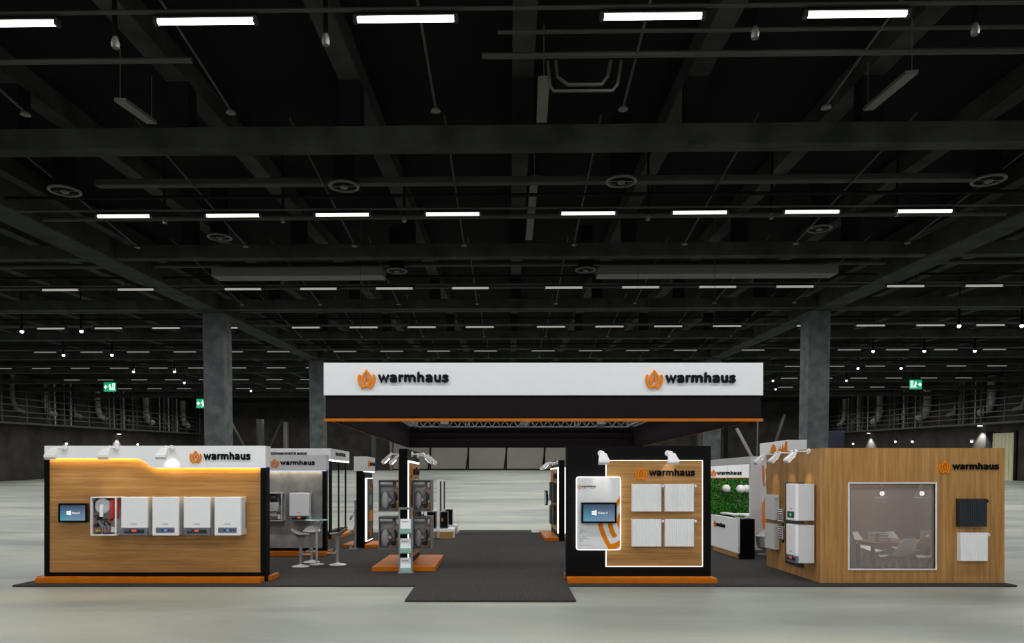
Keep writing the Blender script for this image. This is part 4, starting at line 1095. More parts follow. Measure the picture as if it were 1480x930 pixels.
# =================================================================== tower D with opened boilers on both sides
YD0, YD1, XD0, XD1 = 14.2, 16.3, -2.04, -1.866
D = thing('display_tower', 'black tower wall with opened boilers hung on both sides and lit wood panel', 'display tower', (-1.95, 15.2, T)); oD = D.location
mb = MB(oD); mb.box(XD0, XD1, YD0, YD1, T, 2.56); mb.build('body', 'black', D)
for s, xx in ((1, XD1), (-1, XD0)):
    a, b = sorted((xx + s * 0.001, xx + s * (0.018 if s > 0 else 0.01))); mb = MB(oD); mb.box(a, b, YD0 + 0.06, YD1 - 0.15, 0.25, 2.28); pn = mb.build('wood_panel', 'wood_y', D)
    a, b = sorted((xx + s * 0.001, xx + s * (0.022 if s > 0 else 0.014))); mb = MB(oD)
    mb.box(a, b, YD0 + 0.02, YD0 + 0.06, 0.22, 2.32); mb.box(a, b, YD0 + 0.06, YD1 - 0.15, 2.28, 2.32)
    mb.build('light_edge', 'led_white' if s > 0 else 'orange', pn)['label'] = 'white lit panel edge' if s > 0 else 'orange panel edge'
mb = MB(oD); emblem_on(mb, plane_x(XD1 + 0.018, 1), 14.75, 2.12, 0.28, 0.02); mb.build('flame_emblem', 'emblem', D)
mb = MB(oD); text_on(mb, 'warmhaus', plane_x(XD1 + 0.018, 1), 14.98, 15.95, 2.04, 2.2, 0.03); mb.build('lettering', 'letter', D)
for s, xx in ((1, XD1), (-1, XD0)):
    a, b = sorted((xx + s * 0.0, xx + s * 0.56)); mb = MB(oD); mb.box(a, b, YD0 + 0.02, YD1 + 0.2, T, 0.13, 0.006); mb.build('plinth', 'orange', D)


def side_cutaway(label, loc, w_, h, d):       # opening towards -y
    r = thing('cutaway_boiler', label, 'boiler', loc, 0, 'opened boilers on the black tower')
    open_case(r, w_, d, h, 'dull_steel', 0.022, 'inner', (), 0.17)
    y = -d + 0.06; k = w_ / 0.44
    mb = MB(); mb.tube([(-0.19 * k, y, h - 0.085), (0.06 * k, y, h - 0.085)], 0.05, 16); mb.build('top_tank', 'steel', r, True)
    mb = MB(); mb.lathe([(0.02, 0.14), (0.15, 0.12), (0.165, 0.04), (0.14, 0.0), (0.12, -0.01), (0.05, -0.02)], (-0.1 * k, y, 0.24), 32, 'y', 0.58 * k, 1.28); mb.build('heat_exchanger', 'steel', r, True)
    mb = MB(); mb.tube([(-0.02 * k, y + 0.02, 0.27), (0.02 * k, y + 0.01, 0.22)], 0.05, 12); mb.build('burner_neck', 'steel', r, True)
    for pts in (((0.02 * k, y, 0.44), (0.06 * k, y, 0.44), (0.1 * k, y, 0.52), (0.11 * k, y, 0.58)), ((0.0, y, 0.36), (0.02 * k, y, 0.3), (0.0, y, 0.16)), ((-0.01, y, 0.08), (0.05 * k, y, 0.045), (0.16 * k, y, 0.045))):
        mb = MB(); mb.tube(pts, 0.009, 8); mb.build('copper_pipe', 'copper', r, True)
    mb = MB(); mb.box(0.12 * k, 0.18 * k, y - 0.01, y + 0.06, h - 0.17, h - 0.05, 0.02); mb.build('vent_box', 'inner_light', r, True)
    mb = MB(); mb.tube([(0.0, y, 0.14), (0.05 * k, y - 0.01, 0.11), (0.1 * k, y - 0.01, 0.14), (0.11 * k, y, 0.3), (0.09 * k, y, 0.42)], 0.02, 10); mb.build('black_hose', 'dark_plastic', r, True)
    mb = MB(); mb.lathe([(0.04, 0.1), (0.045, 0.0), (0.025, -0.02)], (0.06 * k, y, 0.12), 14, 'y'); mb.build('pump', 'dark_plastic', r, True)
    mb = MB(); mb.tube([(0.08 * k, y + 0.05, 0.24), (0.09 * k, y + 0.04, 0.36)], 0.05, 12); mb.build('plate_stack', 'dull_steel', r, True)
    mb = MB(); mb.tube([(0.155 * k, y, 0.05), (0.155 * k, y, 0.2)], 0.014, 8); mb.lathe([(0.026, 0.03), (0.026, 0.0)], (0.155 * k, y - 0.01, 0.21), 10, 'y'); mb.build('brass_valve', 'brass', r, True)
    for z in (0.38, 0.5):
        mb = MB(); mb.lathe([(0.014, 0.03), (0.014, 0.0), (0.008, -0.01)], (0.16 * k, y - 0.01, z), 10, 'y'); mb.build('valve_knob', 'red', r)
    return r


yb = 15.22
xl0 = X_(547, 14.75); xr0 = X_(623.6, 14.75)
wl = XD0 - 0.04 - xl0; wr = xr0 - (XD1 + 0.04)
for z0, h, nm in ((1.243, 0.68, 'upper'), (0.437, 0.70, 'lower')):
    side_cutaway('%s opened boiler on the tower side facing the bar stools' % nm, (xl0 + wl / 2, yb, z0), wl, h, 0.47)
    side_cutaway('%s opened boiler on the tower side facing the central aisle' % nm, (xr0 - wr / 2, yb, z0), wr, h, 0.47)
place_spot((XD1 + 0.002, 14.85, 2.47), PI / 2, 'white arm spotlight on the black boiler tower reaching over the aisle, front one', 'spotlights on the black boiler tower', 14, 0.9, 0, 1.0)
place_spot((XD1 + 0.002, 15.85, 2.47), PI / 2, 'white arm spotlight on the black boiler tower reaching over the aisle, rear one', 'spotlights on the black boiler tower', 14, 0.9, 0, 1.0)
place_spot((XD0 - 0.002, 14.85, 2.47), -PI / 2, 'white arm spotlight on the black boiler tower towards the bar stools, front one', 'spotlights on the black boiler tower')
place_spot((XD0 - 0.002, 15.85, 2.47), -PI / 2, 'white arm spotlight on the black boiler tower towards the bar stools, rear one', 'spotlights on the black boiler tower')
television('thin screen seen edge on, mounted behind the opened boilers on the aisle side', 0, 0.62, 1.1, 1.9, 0, PI / 2, (XD1 + 0.1, 15.75, 1.5), 'side wall screens', True)


# ---- totems with black appliances (E)
def totem(y, label):
    r = thing('totem', label, 'totem', (-1.93, y + 0.35, T), 0, 'white display totems')
    o = r.location
    mb = MB(o); mb.box(-1.975, -1.885, y, y + 0.5, T, 1.92, 0.004); mb.build('panel', 'white', r)
    mb = MB(o); mb.box(-1.885, -1.875, y + 0.0, y + 0.48, 0.9, 1.86, 0.002); mb.build('black_inset', 'black', r)
    return r


def pedestal(x0, x1, y0, y1, label):
    r = thing('pedestal', label, 'pedestal', ((x0 + x1) / 2, (y0 + y1) / 2, T), 0, 'low pedestals'); o = r.location
    mb = MB(o); mb.box(x0, x1 - 0.03, y0 + 0.01, y1, T, 0.25); mb.build('body', 'wood_h', r)['label'] = 'wood body'
    mb = MB(o); mb.box(x0 - 0.01, x1 + 0.02, y0, y1 + 0.02, 0.25, 0.345, 0.006); mb.box(x1 - 0.03, x1 + 0.01, y0 + 0.25, y1, T, 0.25); mb.build('top', 'white', r)['label'] = 'white top'
    return r


def appliance(x0, x1, y0, y1, label):
    r = thing('heater', label, 'appliance', ((x0 + x1) / 2, (y0 + y1) / 2, 0.346), 0, 'black heaters'); o = r.location
    mb = MB(o); mb.box(x0, x1, y0, y1, 0.356, 0.885, 0.012); mb.build('casing', 'dark_plastic', r)
    mb = MB(o); mb.box(x0 + 0.03, x1 - 0.02, y0 - 0.004, y0 + 0.004, 0.39, 0.86, 0.002); mb.build('glossy_front', 'black', r)
    for (a, b) in ((x0 + 0.03, y0 + 0.03), (x1 - 0.03, y0 + 0.03), (x0 + 0.03, y1 - 0.03), (x1 - 0.03, y1 - 0.03)):
        mb = MB(o); mb.lathe([(0.015, 0.346), (0.02, 0.36)], (a, b, 0), 8); mb.build('foot', 'black', r)
    mb = MB(o); mb.box(x0 + 0.04, x0 + 0.08, y0 - 0.007, y0 - 0.003, 0.58, 0.68); mb.build('emblem', 'emblem', r)
    return r


totem(22.3, 'tall white totem with black inset, front one of the two by the aisle')
totem(23.85, 'tall white totem with black inset, rear one of the two by the aisle')
pedestal(-1.87, -1.44, 22.1, 22.9, 'low wood pedestal with white top beside the aisle, front one'); appliance(-1.86, -1.63, 22.25, 22.7, 'black glossy heater on the front low pedestal by the aisle')
pedestal(-1.87, -1.44, 23.8, 24.55, 'low wood pedestal with white top beside the aisle, rear one'); appliance(-1.84, -1.6, 24.0, 24.4, 'black glossy heater on the rear low pedestal by the aisle')
pedestal(-2.4, -1.99, 22.1, 22.9, 'low wood pedestal with white top half hidden behind the opened boilers'); appliance(-2.3, -2.02, 22.25, 22.7, 'black glossy heater half hidden behind the opened boilers')


# ---- bar table and stools
BT = thing('bar_table', 'tall bar table with round glass top and chrome pillar, between three stools', 'bar table', (X_(457.9, 15.4), 15.4, T))
mb = MB(); mb.lathe([(0.16, 0), (0.16, 0.008), (0.05, 0.03), (0.03, 0.04)], (0, 0, 0), 32); mb.build('base', 'chrome', BT, True)
mb = MB(); mb.tube([(0, 0, 0.02), (0, 0, 0.84)], 0.024, 16); mb.build('pillar', 'chrome', BT, True)
for k in range(4):
    a = PI / 4 + k * PI / 2; mb = MB(); mb.tube([(0.01 * math.cos(a), 0.01 * math.sin(a), 0.8), (0.17 * math.cos(a), 0.17 * math.sin(a), 0.985)], 0.01, 8); mb.build('strut', 'chrome', BT, True)
mb = MB(); mb.lathe([(0.255, 0.985), (0.262, 0.989), (0.262, 0.995), (0.255, 1.0)], (0, 0, 0), 40); mb.build('glass_top', 'glass_top', BT, True)

ST = thing('bar_stool', 'grey swivel bar stool in front of the grey wall, nearest the five-boiler booth', 'bar stool', (X_(434.7, 15.0), 15.0, T), 0, 'bar stools')
mb = MB(); mb.lathe([(0.185, 0), (0.19, 0.01), (0.16, 0.025), (0.05, 0.045), (0.03, 0.06)], (0, 0, 0), 36); mb.build('base', 'plastic_white', ST, True)
mb = MB(); mb.lathe([(0.032, 0.05), (0.034, 0.36), (0.04, 0.38), (0.045, 0.5), (0.055, 0.58), (0.075, 0.64), (0.09, 0.67)], (0, 0, 0), 24); mb.build('column', 'plastic_grey', ST, True)
# seat: scooped shell, low back at -x
mb = MB(); rings = []
n = 32
def rim(k, t):
    a = 2 * PI * k / n; c, s = math.cos(a), math.sin(a)
    back = max(0, -c); zz = 0.70 + 0.12 * back ** 1.4 + 0.012 * abs(s)
    R = (0.205 if c < 0 else 0.19, 0.2)
    return Vector((R[0] * c, R[1] * s, zz))
out = []
for t, zf in ((0.28, 0.64), (0.5, 0.655), (0.8, None), (1.0, None)):
    pts_ = []
    for k in range(n):
        q = rim(k, 1); z = q.z if t == 1.0 else (0.64 + (q.z - 0.64) * (max(0, t - 0.28) / 0.72) ** 1.5)
        pts_.append(Vector((q.x * t, q.y * t, z)))
    out.append(mb.ring(pts_))
inn_ = []
for t in (0.95, 0.75, 0.45, 0.15):
    pts_ = []
    for k in range(n):
        q = rim(k, 1); z = 0.672 + (q.z - 0.672) * (t / 0.95) ** 2.2 if t < 0.95 else q.z + 0.004
        pts_.append(Vector((q.x * t, q.y * t, z)))
    inn_.append(mb.ring(pts_))
mb.cap(out[0], True)
for a, b in zip(out, out[1:]): mb.bridge(a, b)
mb.bridge(out[-1], inn_[0])
for a, b in zip(inn_, inn_[1:]): mb.bridge(a, b)
mb.cap(inn_[-1]); mb.build('seat', 'plastic_grey', ST, True)
mb = MB(); pts_ = [(0.035, 0, 0.33)] + [(0.12 + 0.1 * math.cos(a), 0.1 * math.sin(a), 0.27) for a in [PI * 0.8 - i * PI * 1.6 / 10 for i in range(11)]] + [(0.035, -0.005, 0.33)]
mb.tube(pts_, 0.009, 8); mb.build('footrest', 'chrome', ST, True)
dup(ST, (X_(450.3, 15.8), 15.8, T), -PI / 2 + 0.1, 'grey swivel bar stool standing behind the bar table, its white seat seen from the front')
dup(ST, (X_(488, 15.3), 15.3, T), PI, 'grey swivel bar stool on the aisle side of the bar table')

# =================================================================== tower F on the far right of the aisle
YF0, YF1, XF0, XF1 = 21.2, 24.3, 1.855, 2.03
Ft = thing('display_tower', 'distant black tower with wood side panel and black radiators, beyond the tall black panel', 'display tower', (1.94, 22.6, T)); oF = Ft.location
mb = MB(oF); mb.box(XF0, XF1, YF0, YF1, T, 2.52); mb.build('body', 'black', Ft)
for s, xx in ((-1, XF0), (1, XF1)):
    a, b = sorted((xx + s * 0.001, xx + s * 0.03)); mb = MB(oF); mb.box(a, b, YF0 + 0.1, YF1 - 0.15, 0.3, 2.26); pn = mb.build('wood_panel', 'wood_y', Ft)
    a, b = sorted((xx + s * 0.001, xx + s * 0.038)); mb = MB(oF); mb.box(a, b, YF0 + 0.04, YF0 + 0.1, 0.27, 2.3); mb.box(a, b, YF0 + 0.1, YF1 - 0.15, 2.26, 2.3); mb.build('light_edge', 'led_white', pn)['label'] = 'lit panel edge'
    a, b = sorted((xx, xx + s * 0.42)); mb = MB(oF); mb.box(a, b, YF0 - 0.02, YF1 - 0.1, T, 0.14, 0.006); mb.build('plinth', 'orange', Ft)
mb = MB(oF); emblem_on(mb, plane_x(XF0 - 0.03, -1), 22.9, 2.02, 0.3, 0.02); mb.build('flame_emblem', 'emblem', Ft)
mb = MB(oF); text_on(mb, 'warmhaus', plane_x(XF0 - 0.03, -1), 22.7, 21.6, 1.95, 2.13, 0.03); mb.build('lettering', 'letter', Ft)
for yy, z0, nm in ((22.1, 1.18, 'upper front'), (22.1, 0.5, 'lower front'), (23.1, 1.22, 'upper rear'), (23.1, 0.45, 'lower rear')):
    radiator('radiator_black', '%s black radiator on the distant tower across the aisle' % nm, (XF0 - 0.032, yy, z0), -PI / 2, 0.62, 0.62, 0.1, 'black radiators on the distant tower')
television('thin blue-lit screen seen edge on, on the distant tower across the aisle', 0, 0.7, 0, 0.5, 0, -PI / 2, (XF0 - 0.2, 23.75, 1.3), 'side wall screens', False)
for i, yy in enumerate((21.6, 22.5, 23.4)):
    place_spot((XF0 - 0.002, yy, 2.45), -PI / 2, 'white arm spotlight on the distant tower, %s along it' % ORD[i], 'spotlights on the distant tower')

# =================================================================== tower G : black panel with poster and four radiators
YG = 12.86
G = thing('display_wall', 'tall black display panel with lit wood field, poster and four white radiators', 'display wall', (2.6, YG, T)); oG = G.location
mb = MB(oG); mb.box(X_(818.8, YG), X_(1027.4, YG), YG, YG + 0.2, T, Z_(645, YG)); mb.build('body', 'black', G)
x0, x1, z0, z1 = X_(876, YG), X_(1014, YG), Z_(818.5, YG), Z_(666.5, YG)
mb = MB(oG); mb.box(x0, x1, YG - 0.04, YG - 0.001, z0, z1); pn = mb.build('wood_panel', 'wood_h', G)
mb = MB(oG); e = 0.011
mb.box(x0 - e, x0, YG - 0.045, YG - 0.001, z0 - e, z1 + e); mb.box(x1, x1 + e, YG - 0.045, YG - 0.001, z0 - e, z1 + e); mb.box(x0, x1, YG - 0.045, YG - 0.001, z1, z1 + e); mb.box(x0, x1, YG - 0.045, YG - 0.001, z0 - e, z0)
mb.build('light_edge', 'led_white', pn)['label'] = 'white lit border'
YP = YG - 0.04
logo_px(G, YP, (917.3, 676.5, 935.3, 694), (938.3, 677.8, 1004, 688.3))
# poster lightbox
YQ = 12.74
x0, x1, z0, z1 = X_(832.9, YQ), X_(897.3, YQ), Z_(795.8, YQ), Z_(689.4, YQ)


def rrect(x0, x1, z0, z1, r, n=6):
    p = []
    for cx, cz, a0 in ((x1 - r, z0 + r, -PI / 2), (x1 - r, z1 - r, 0), (x0 + r, z1 - r, PI / 2), (x0 + r, z0 + r, PI)):
        for i in range(n + 1): a = a0 + i * PI / 2 / n; p.append((cx + r * math.cos(a), cz + r * math.sin(a)))
    return p


PO = thing('lightbox_poster', 'white rounded lit poster with orange curves on the tall black panel', 'poster', ((x0 + x1) / 2, YQ, (z0 + z1) / 2)); oP = PO.location
mb = MB(oP); mb.prism(rrect(x0, x1, z0, z1, 0.05), lambda p: (p[0], YQ, p[1]), lambda p: (p[0], YG - 0.05, p[1])); mb.build('light_border', 'led_white', PO)
e = 0.013
mb = MB(oP); mb.prism(rrect(x0 + e, x1 - e, z0 + e, z1 - e, 0.035), lambda p: (p[0], YQ - 0.004, p[1]), lambda p: (p[0], YQ - 0.0005, p[1])); ps = mb.build('poster_sheet', 'poster', PO)
# large flame strokes clipped to the sheet on the right
sx0, sx1, sz0, sz1 = x0 + e, x1 - e, z0 + e, z1 - e
def sheet(px, py): return (X_(825 + px / 7.75, YQ), Z_(680 + py / 7.75, YQ))
mb = MB(oP)
def flat(poly_px):
    q = [sheet(*p) for p in poly_px]; q = [(min(max(a, sx0), sx1), min(max(b, sz0), sz1)) for a, b in q]
    mb.prism(q, lambda p: (p[0], YQ - 0.0065, p[1]), lambda p: (p[0], YQ - 0.004, p[1]))
def band(outer, inner):
    for i in range(len(outer) - 1): flat([outer[i], outer[i + 1], inner[i + 1], inner[i]])
band([(300, 560), (305, 610), (318, 670), (340, 730), (368, 790), (400, 845), (420, 884)], [(355, 560), (358, 610), (368, 660), (385, 705), (405, 755), (428, 800), (445, 830)])
band([(420, 884), (490, 884), (560, 850)], [(445, 830), (500, 812), (560, 782)])
band([(410, 570), (420, 640), (440, 700), (475, 762)], [(462, 570), (470, 630), (490, 690), (520, 738)])
band([(560, 288), (520, 335), (500, 372)], [(560, 360), (530, 395), (508, 430)])
band([(560, 470), (528, 510), (515, 560), (518, 600), (530, 650), (534, 672)], [(560, 545), (552, 560), (548, 585), (545, 610), (540, 640), (536, 668)])
mb.build('poster_flame', 'emblem', ps)
mb = MB(oP); F = plane_y(YQ - 0.004); a, b = sheet(96, 186); emblem_on(mb, F, a, b, 0.085, 0.003); mb.build('flame_emblem', 'emblem', ps)
mb = MB(oP); a0, b0 = sheet(122, 194); a1, b1 = sheet(278, 168); text_on(mb, 'warmhaus', F, a0, a1, b0, b1, 0.003); mb.build('lettering', 'letter', ps)
mb = MB(oP)
for py, l in ((206, (126, 172)), (206, (222, 272)), (472, (78, 108)), (645, (78, 130)), (662, (95, 150)), (673, (95, 128)), (685, (95, 172)), (697, (95, 140)), (709, (95, 120)), (745, (78, 172)), (760, (95, 180)), (771, (80, 214)), (785, (95, 136)), (797, (95, 142)), (840, (78, 226))):
    c, d_ = sheet(l[0], py + 2); c2, d2 = sheet(l[1], py - 2); mb.box(max(c, sx0), c2, YQ - 0.0055, YQ - 0.004, d_, d2)
mb.build('small_print', 'print_grey', ps)
television('wide screen fixed on the white rounded poster of the tall black panel', X_(840, 12.68), X_(890.8, 12.68), Z_(756.7, 12.68), Z_(726.6, 12.68), 12.684)
# radiators
YR = YP - 0.002
for cx, zz, lb in ((935, 740, 'upper white radiator next to the screen, under the flame emblem'), (982.2, 740, 'upper white radiator at the outer edge of the lit wood field'), (935, 790.8, 'lower white radiator next to the poster on the lit wood field'), (982.2, 790.8, 'lower white radiator at the outer corner of the lit wood field')):
    radiator('radiator_white', lb, (X_(cx, 12.72), YR, Z_(zz, 12.72)), 0, 0.535, 0.51)
place_spot((X_(868.5, 12.8), YG - 0.002, Z_(655.5, 12.8)), 0, 'white arm spotlight over the rounded poster of the tall black panel', 'spotlights on the tall black panel', 9, 0.6, 0, 1.0)
place_spot((X_(966, 12.8), YG - 0.002, Z_(655.5, 12.8)), 0, 'white arm spotlight over the lettering of the tall black panel', 'spotlights on the tall black panel', 9, 0.3, 0, 0.8)
mb = MB(oG); mb.box(X_(820.8, 12.58), X_(1036.8, 12.58), 12.58, YG - 0.001, T, 0.13, 0.006); mb.build('plinth', 'orange', G)
mb = MB(oG); mb.box(X_(816.6, 13.1), 3.98, YG + 0.201, YG + 0.5, T, 0.13, 0.006); mb.build('plinth', 'orange', G)

# =================================================================== H : wooden meeting booth
YH, XH0, XH1, ZH = 12.67, 5.89, 9.27, 2.505
H = thing('meeting_booth', 'wooden meeting booth with a grey window, flame emblem and two radiators', 'booth', (7.5, YH, T)); oH = H.location
wx0, wx1, wz0, wz1 = X_(1227.2, YH), X_(1351.5, YH), Z_(822.6, YH), Z_(699.6, YH)
mb = MB(oH)
mb.box(XH0, wx0, YH, YH + 0.1, T, ZH); mb.box(wx1, XH1, YH, YH + 0.1, T, ZH); mb.box(wx0, wx1, YH, YH + 0.1, T, wz0); mb.box(wx0, wx1, YH, YH + 0.1, wz1, ZH)
mb.build('front_wall', 'wood_v', H)
mb = MB(oH); mb.box(XH0, XH0 + 0.1, YH + 0.1, 15.2, T, ZH); mb.build('side_wall', 'wood_v', H)
mb = MB(oH); mb.box(XH1 - 0.1, XH1, YH + 0.1, 15.2, T, ZH); mb.build('side_wall', 'wood_v', H)
mb = MB(oH); mb.box(XH0 + 0.1, XH1 - 0.1, 15.1, 15.2, T, ZH); mb.build('back_wall', 'wood_room', H)
mb = MB(oH); mb.box(XH1 - 0.115, XH1 - 0.1, YH + 0.1, 15.1, T, 2.3); mb.box(XH0 + 0.1, XH0 + 0.115, YH + 0.1, 15.1, T, 2.3); mb.build('inner_lining', 'wood_room', H)
mb = MB(oH); mb.box(XH0 + 0.1, XH1 - 0.1, YH + 0.1, 15.1, 2.3, 2.34); mb.build('room_ceiling', 'white', H)
mb = MB(oH); e = 0.024
mb.box(wx0 - e, wx0, YH - 0.02, YH + 0.1, wz0 - e, wz1 + e, 0.004); mb.box(wx1, wx1 + e, YH - 0.02, YH + 0.1, wz0 - e, wz1 + e, 0.004); mb.box(wx0, wx1, YH - 0.02, YH + 0.1, wz1, wz1 + e, 0.004); mb.box(wx0, wx1, YH - 0.02, YH + 0.1, wz0 - e, wz0, 0.004)
wf = mb.build('window_frame', 'frame_white', H)
mb = MB(oH); mb.box(wx0, wx1, YH + 0.03, YH + 0.038, wz0, wz1); mb.build('window_pane', 'pane', wf)['label'] = 'milky grey pane'
logo_px(H, YH, (1356, 667, 1373.4, 684.6), (1376.3, 669, 1443, 679.2))
for c in (6.6, 7.35, 8.1):      # no ceiling lamps here; the next area light is added to fill the room
    pass
ld = bpy.data.lights.new('room_fill', 'AREA'); ld.shape = 'RECTANGLE'; ld.size = 2.2; ld.size_y = 1.2; ld.energy = 62; ld.color = (1, 0.95, 0.9)
lo = bpy.data.objects.new('room_fill', ld); COL.objects.link(lo); lo.location = (7.5, 13.9, 2.28)
# radiators on the front
radiator('radiator_black', 'anthracite radiator below the lettering on the wooden meeting booth', (8.625, YH - 0.002, Z_(762, 12.55)), 0, 0.5, 0.51, 0.1, 'front radiators of the meeting booth')
radiator('radiator_white', 'white radiator below the anthracite one on the wooden meeting booth', (8.645, YH - 0.002, Z_(811.8, 12.55)), 0, 0.5, 0.52, 0.1, 'front radiators of the meeting booth')
# side wall items (face -x)
xs = XH0 - 0.002
mb = MB((xs, 13.6, 1.0)); mb.box(xs - 0.03, xs, 13.35, 14.13, 0.23, 1.87, 0.004); tag(mb.build('mounting_board', 'radiator_black'), 'dark anthracite board behind the two boilers on the meeting booth side', 'board')
boiler('eye', 'white boiler with small green display, upper one on the meeting booth side', (xs - 0.032, 13.02, 1.16), -PI / 2, 0.43, 0.355, 0.69, 'boilers on the meeting booth side', False)
boiler('band', 'white boiler with slate bottom band, lower one on the meeting booth side', (xs - 0.032, 13.02, 0.372), -PI / 2, 0.43, 0.355, 0.714, 'boilers on the meeting booth side', False)
radiator('radiator_white', 'upper white radiator on the side of the meeting booth', (xs, 14.75, 1.074), -PI / 2, 0.5, 0.53, 0.11, 'side radiators of the meeting booth')
radiator('radiator_white', 'lower white radiator on the side of the meeting booth', (xs, 14.75, 0.456), -PI / 2, 0.5, 0.54, 0.11, 'side radiators of the meeting booth')


def towel_radiator(label, z0, z1):
    r = thing('towel_radiator', label, 'towel radiator', (xs, 14.3, z0), 0, 'chrome towel radiators'); o = r.location
    for yy in (14.18, 14.42):
        mb = MB(o); mb.tube([(xs - 0.06, yy, z0), (xs - 0.06, yy, z1)], 0.014, 10); mb.build('upright', 'chrome', r, True)
    n = 6
    for i in range(n):
        z = z0 + 0.03 + i * (z1 - z0 - 0.06) / (n - 1)
        mb = MB(o); mb.tube([(xs - 0.062, 14.18, z), (xs - 0.09, 14.3, z), (xs - 0.062, 14.42, z)], 0.011, 8); mb.build('rung', 'chrome', r, True)
    for yy in (14.18, 14.42):
        mb = MB(o); mb.tube([(xs - 0.06, yy, z1 - 0.05), (xs, yy, z1 - 0.05)], 0.01, 8); mb.build('bracket', 'chrome', r, True)
    mb = MB(o); mb.lathe([(0.02, z0 - 0.07), (0.024, z0 - 0.05), (0.02, z0)], (xs - 0.06, 14.18, 0), 10); mb.build('valve', 'dark_plastic', r, True)


towel_radiator('upper small chrome towel radiator on the meeting booth side', 1.05, 1.34)
towel_radiator('lower small chrome towel radiator on the meeting booth side', 0.70, 0.985)
for i, yy in enumerate((13.1, 13.87, 14.66)):
    place_spot((XH0 - 0.002, yy, 2.46), -PI / 2, 'white arm spotlight on the meeting booth side, %s' % ('the one over the boilers', 'the middle of three', 'the one over the radiators')[i], 'spotlights on the meeting booth side', 20, 0.6, 0.0, 0.8, (1, 0.85, 0.6))

# meeting room furniture
TB = thing('meeting_table', 'brown meeting table with dark legs behind the grey window', 'table', (7.95, 13.68, T))
mb = MB(TB.location); mb.box(7.2, 8.72, 13.35, 14.02, 0.665, 0.71, 0.004); mb.build('tabletop', 'wood_table', TB)
mb = MB(TB.location); mb.box(7.25, 8.67, 13.4, 13.97, 0.625, 0.665); mb.build('apron', 'wood_table', TB)
for a in (7.26, 8.66):
    for b in (13.41, 13.96):
        mb = MB(TB.location); mb.box(a - 0.028, a + 0.028, b - 0.028, b + 0.028, T, 0.63); mb.build('leg', 'radiator_black', TB)


def shell_chair(label, loc, rz, legs='beech'):       # seat opens to +x, backrest at -x
    r = thing('shell_chair', label, 'chair', loc, rz, 'white shell chairs')
    mb = MB(); N1, N2 = 15, 12; grid = []
    for i in range(N1):
        t = i / (N1 - 1)
        # profile from front lip up the back
        if t < 0.5:
            s = t / 0.5; x = 0.24 - 0.40 * s; z = 0.43 - 0.035 * math.sin(PI * min(1, s * 1.1)) + (0.01 if s == 0 else 0)
        else:
            s = (t - 0.5) / 0.5; x = -0.16 - 0.10 * math.sin(s * PI / 2) - 0.03 * s; z = 0.43 + 0.36 * s ** 1.25
        wd = 0.21 + 0.03 * math.sin(PI * t) - 0.07 * max(0, (t - 0.75) / 0.25) ** 2 - 0.02 * max(0, (0.15 - t) / 0.15)
        row = []
        for j in range(N2):
            q = -1 + 2 * j / (N2 - 1); cur = abs(q) ** 2.5
            row.append((x + 0.07 * cur * math.sin(PI * min(1, max(0, t - 0.3) / 0.7)), q * wd, z + 0.06 * cur * math.sin(PI * min(1, t * 1.25)) ** 2))
        grid.append(row)
    off = 0.012
    top = [[mb._v(p) for p in row] for row in grid]
    def nrm(i, j):
        a = Vector(grid[min(i + 1, N1 - 1)][j]) - Vector(grid[max(i - 1, 0)][j]); b = Vector(grid[i][min(j + 1, N2 - 1)]) - Vector(grid[i][max(j - 1, 0)])
        return a.cross(b).normalized()
    bot = [[mb._v(Vector(grid[i][j]) + nrm(i, j) * off) for j in range(N2)] for i in range(N1)]
    for i in range(N1 - 1):
        for j in range(N2 - 1):
            mb.bm.faces.new((top[i][j], top[i + 1][j], top[i + 1][j + 1], top[i][j + 1])); mb.bm.faces.new((bot[i][j], bot[i][j + 1], bot[i + 1][j + 1], bot[i + 1][j]))
    per = [(i, 0) for i in range(N1)] + [(N1 - 1, j) for j in range(1, N2)] + [(i, N2 - 1) for i in range(N1 - 2, -1, -1)] + [(0, j) for j in range(N2 - 2, 0, -1)]
    for a, b in zip(per, per[1:] + per[:1]): mb.bm.faces.new((top[a[0]][a[1]], top[b[0]][b[1]], bot[b[0]][b[1]], bot[a[0]][a[1]]))
    mb.build('seat_shell', 'chair_shell', r, True, 60)
    for (a, b) in ((0.12, 0.13), (0.12, -0.13), (-0.12, 0.13), (-0.12, -0.13)):
        mb = MB(); mb.tube([(a, b, 0.405), (a * 1.75, b * 1.6, 0.0)], [0.014, 0.009], 8); mb.build('leg', legs, r, True)
    mb = MB(); mb.tube([(0.13, 0.14, 0.36), (-0.13, -0.14, 0.36)], 0.005, 6); mb.tube([(0.13, -0.14, 0.36), (-0.13, 0.14, 0.36)], 0.005, 6); mb.build('brace', 'radiator_black', r)
    return r


CHR = shell_chair('white shell chair with beech legs in front of the meeting table, centre of the window', (7.55, 13.12, T + 0.005), PI * 0.6)
dup(CHR, (8.24, 13.12, T + 0.005), PI * 0.74, 'white shell chair with beech legs cut off by the window frame')
dup(CHR, (7.72, 14.36, T + 0.005), -0.75, 'white shell chair behind the meeting table, beyond the ring binders')
dup(CHR, (8.44, 14.4, T + 0.005), -1.0, 'white shell chair behind the meeting table, between binders and laptop')


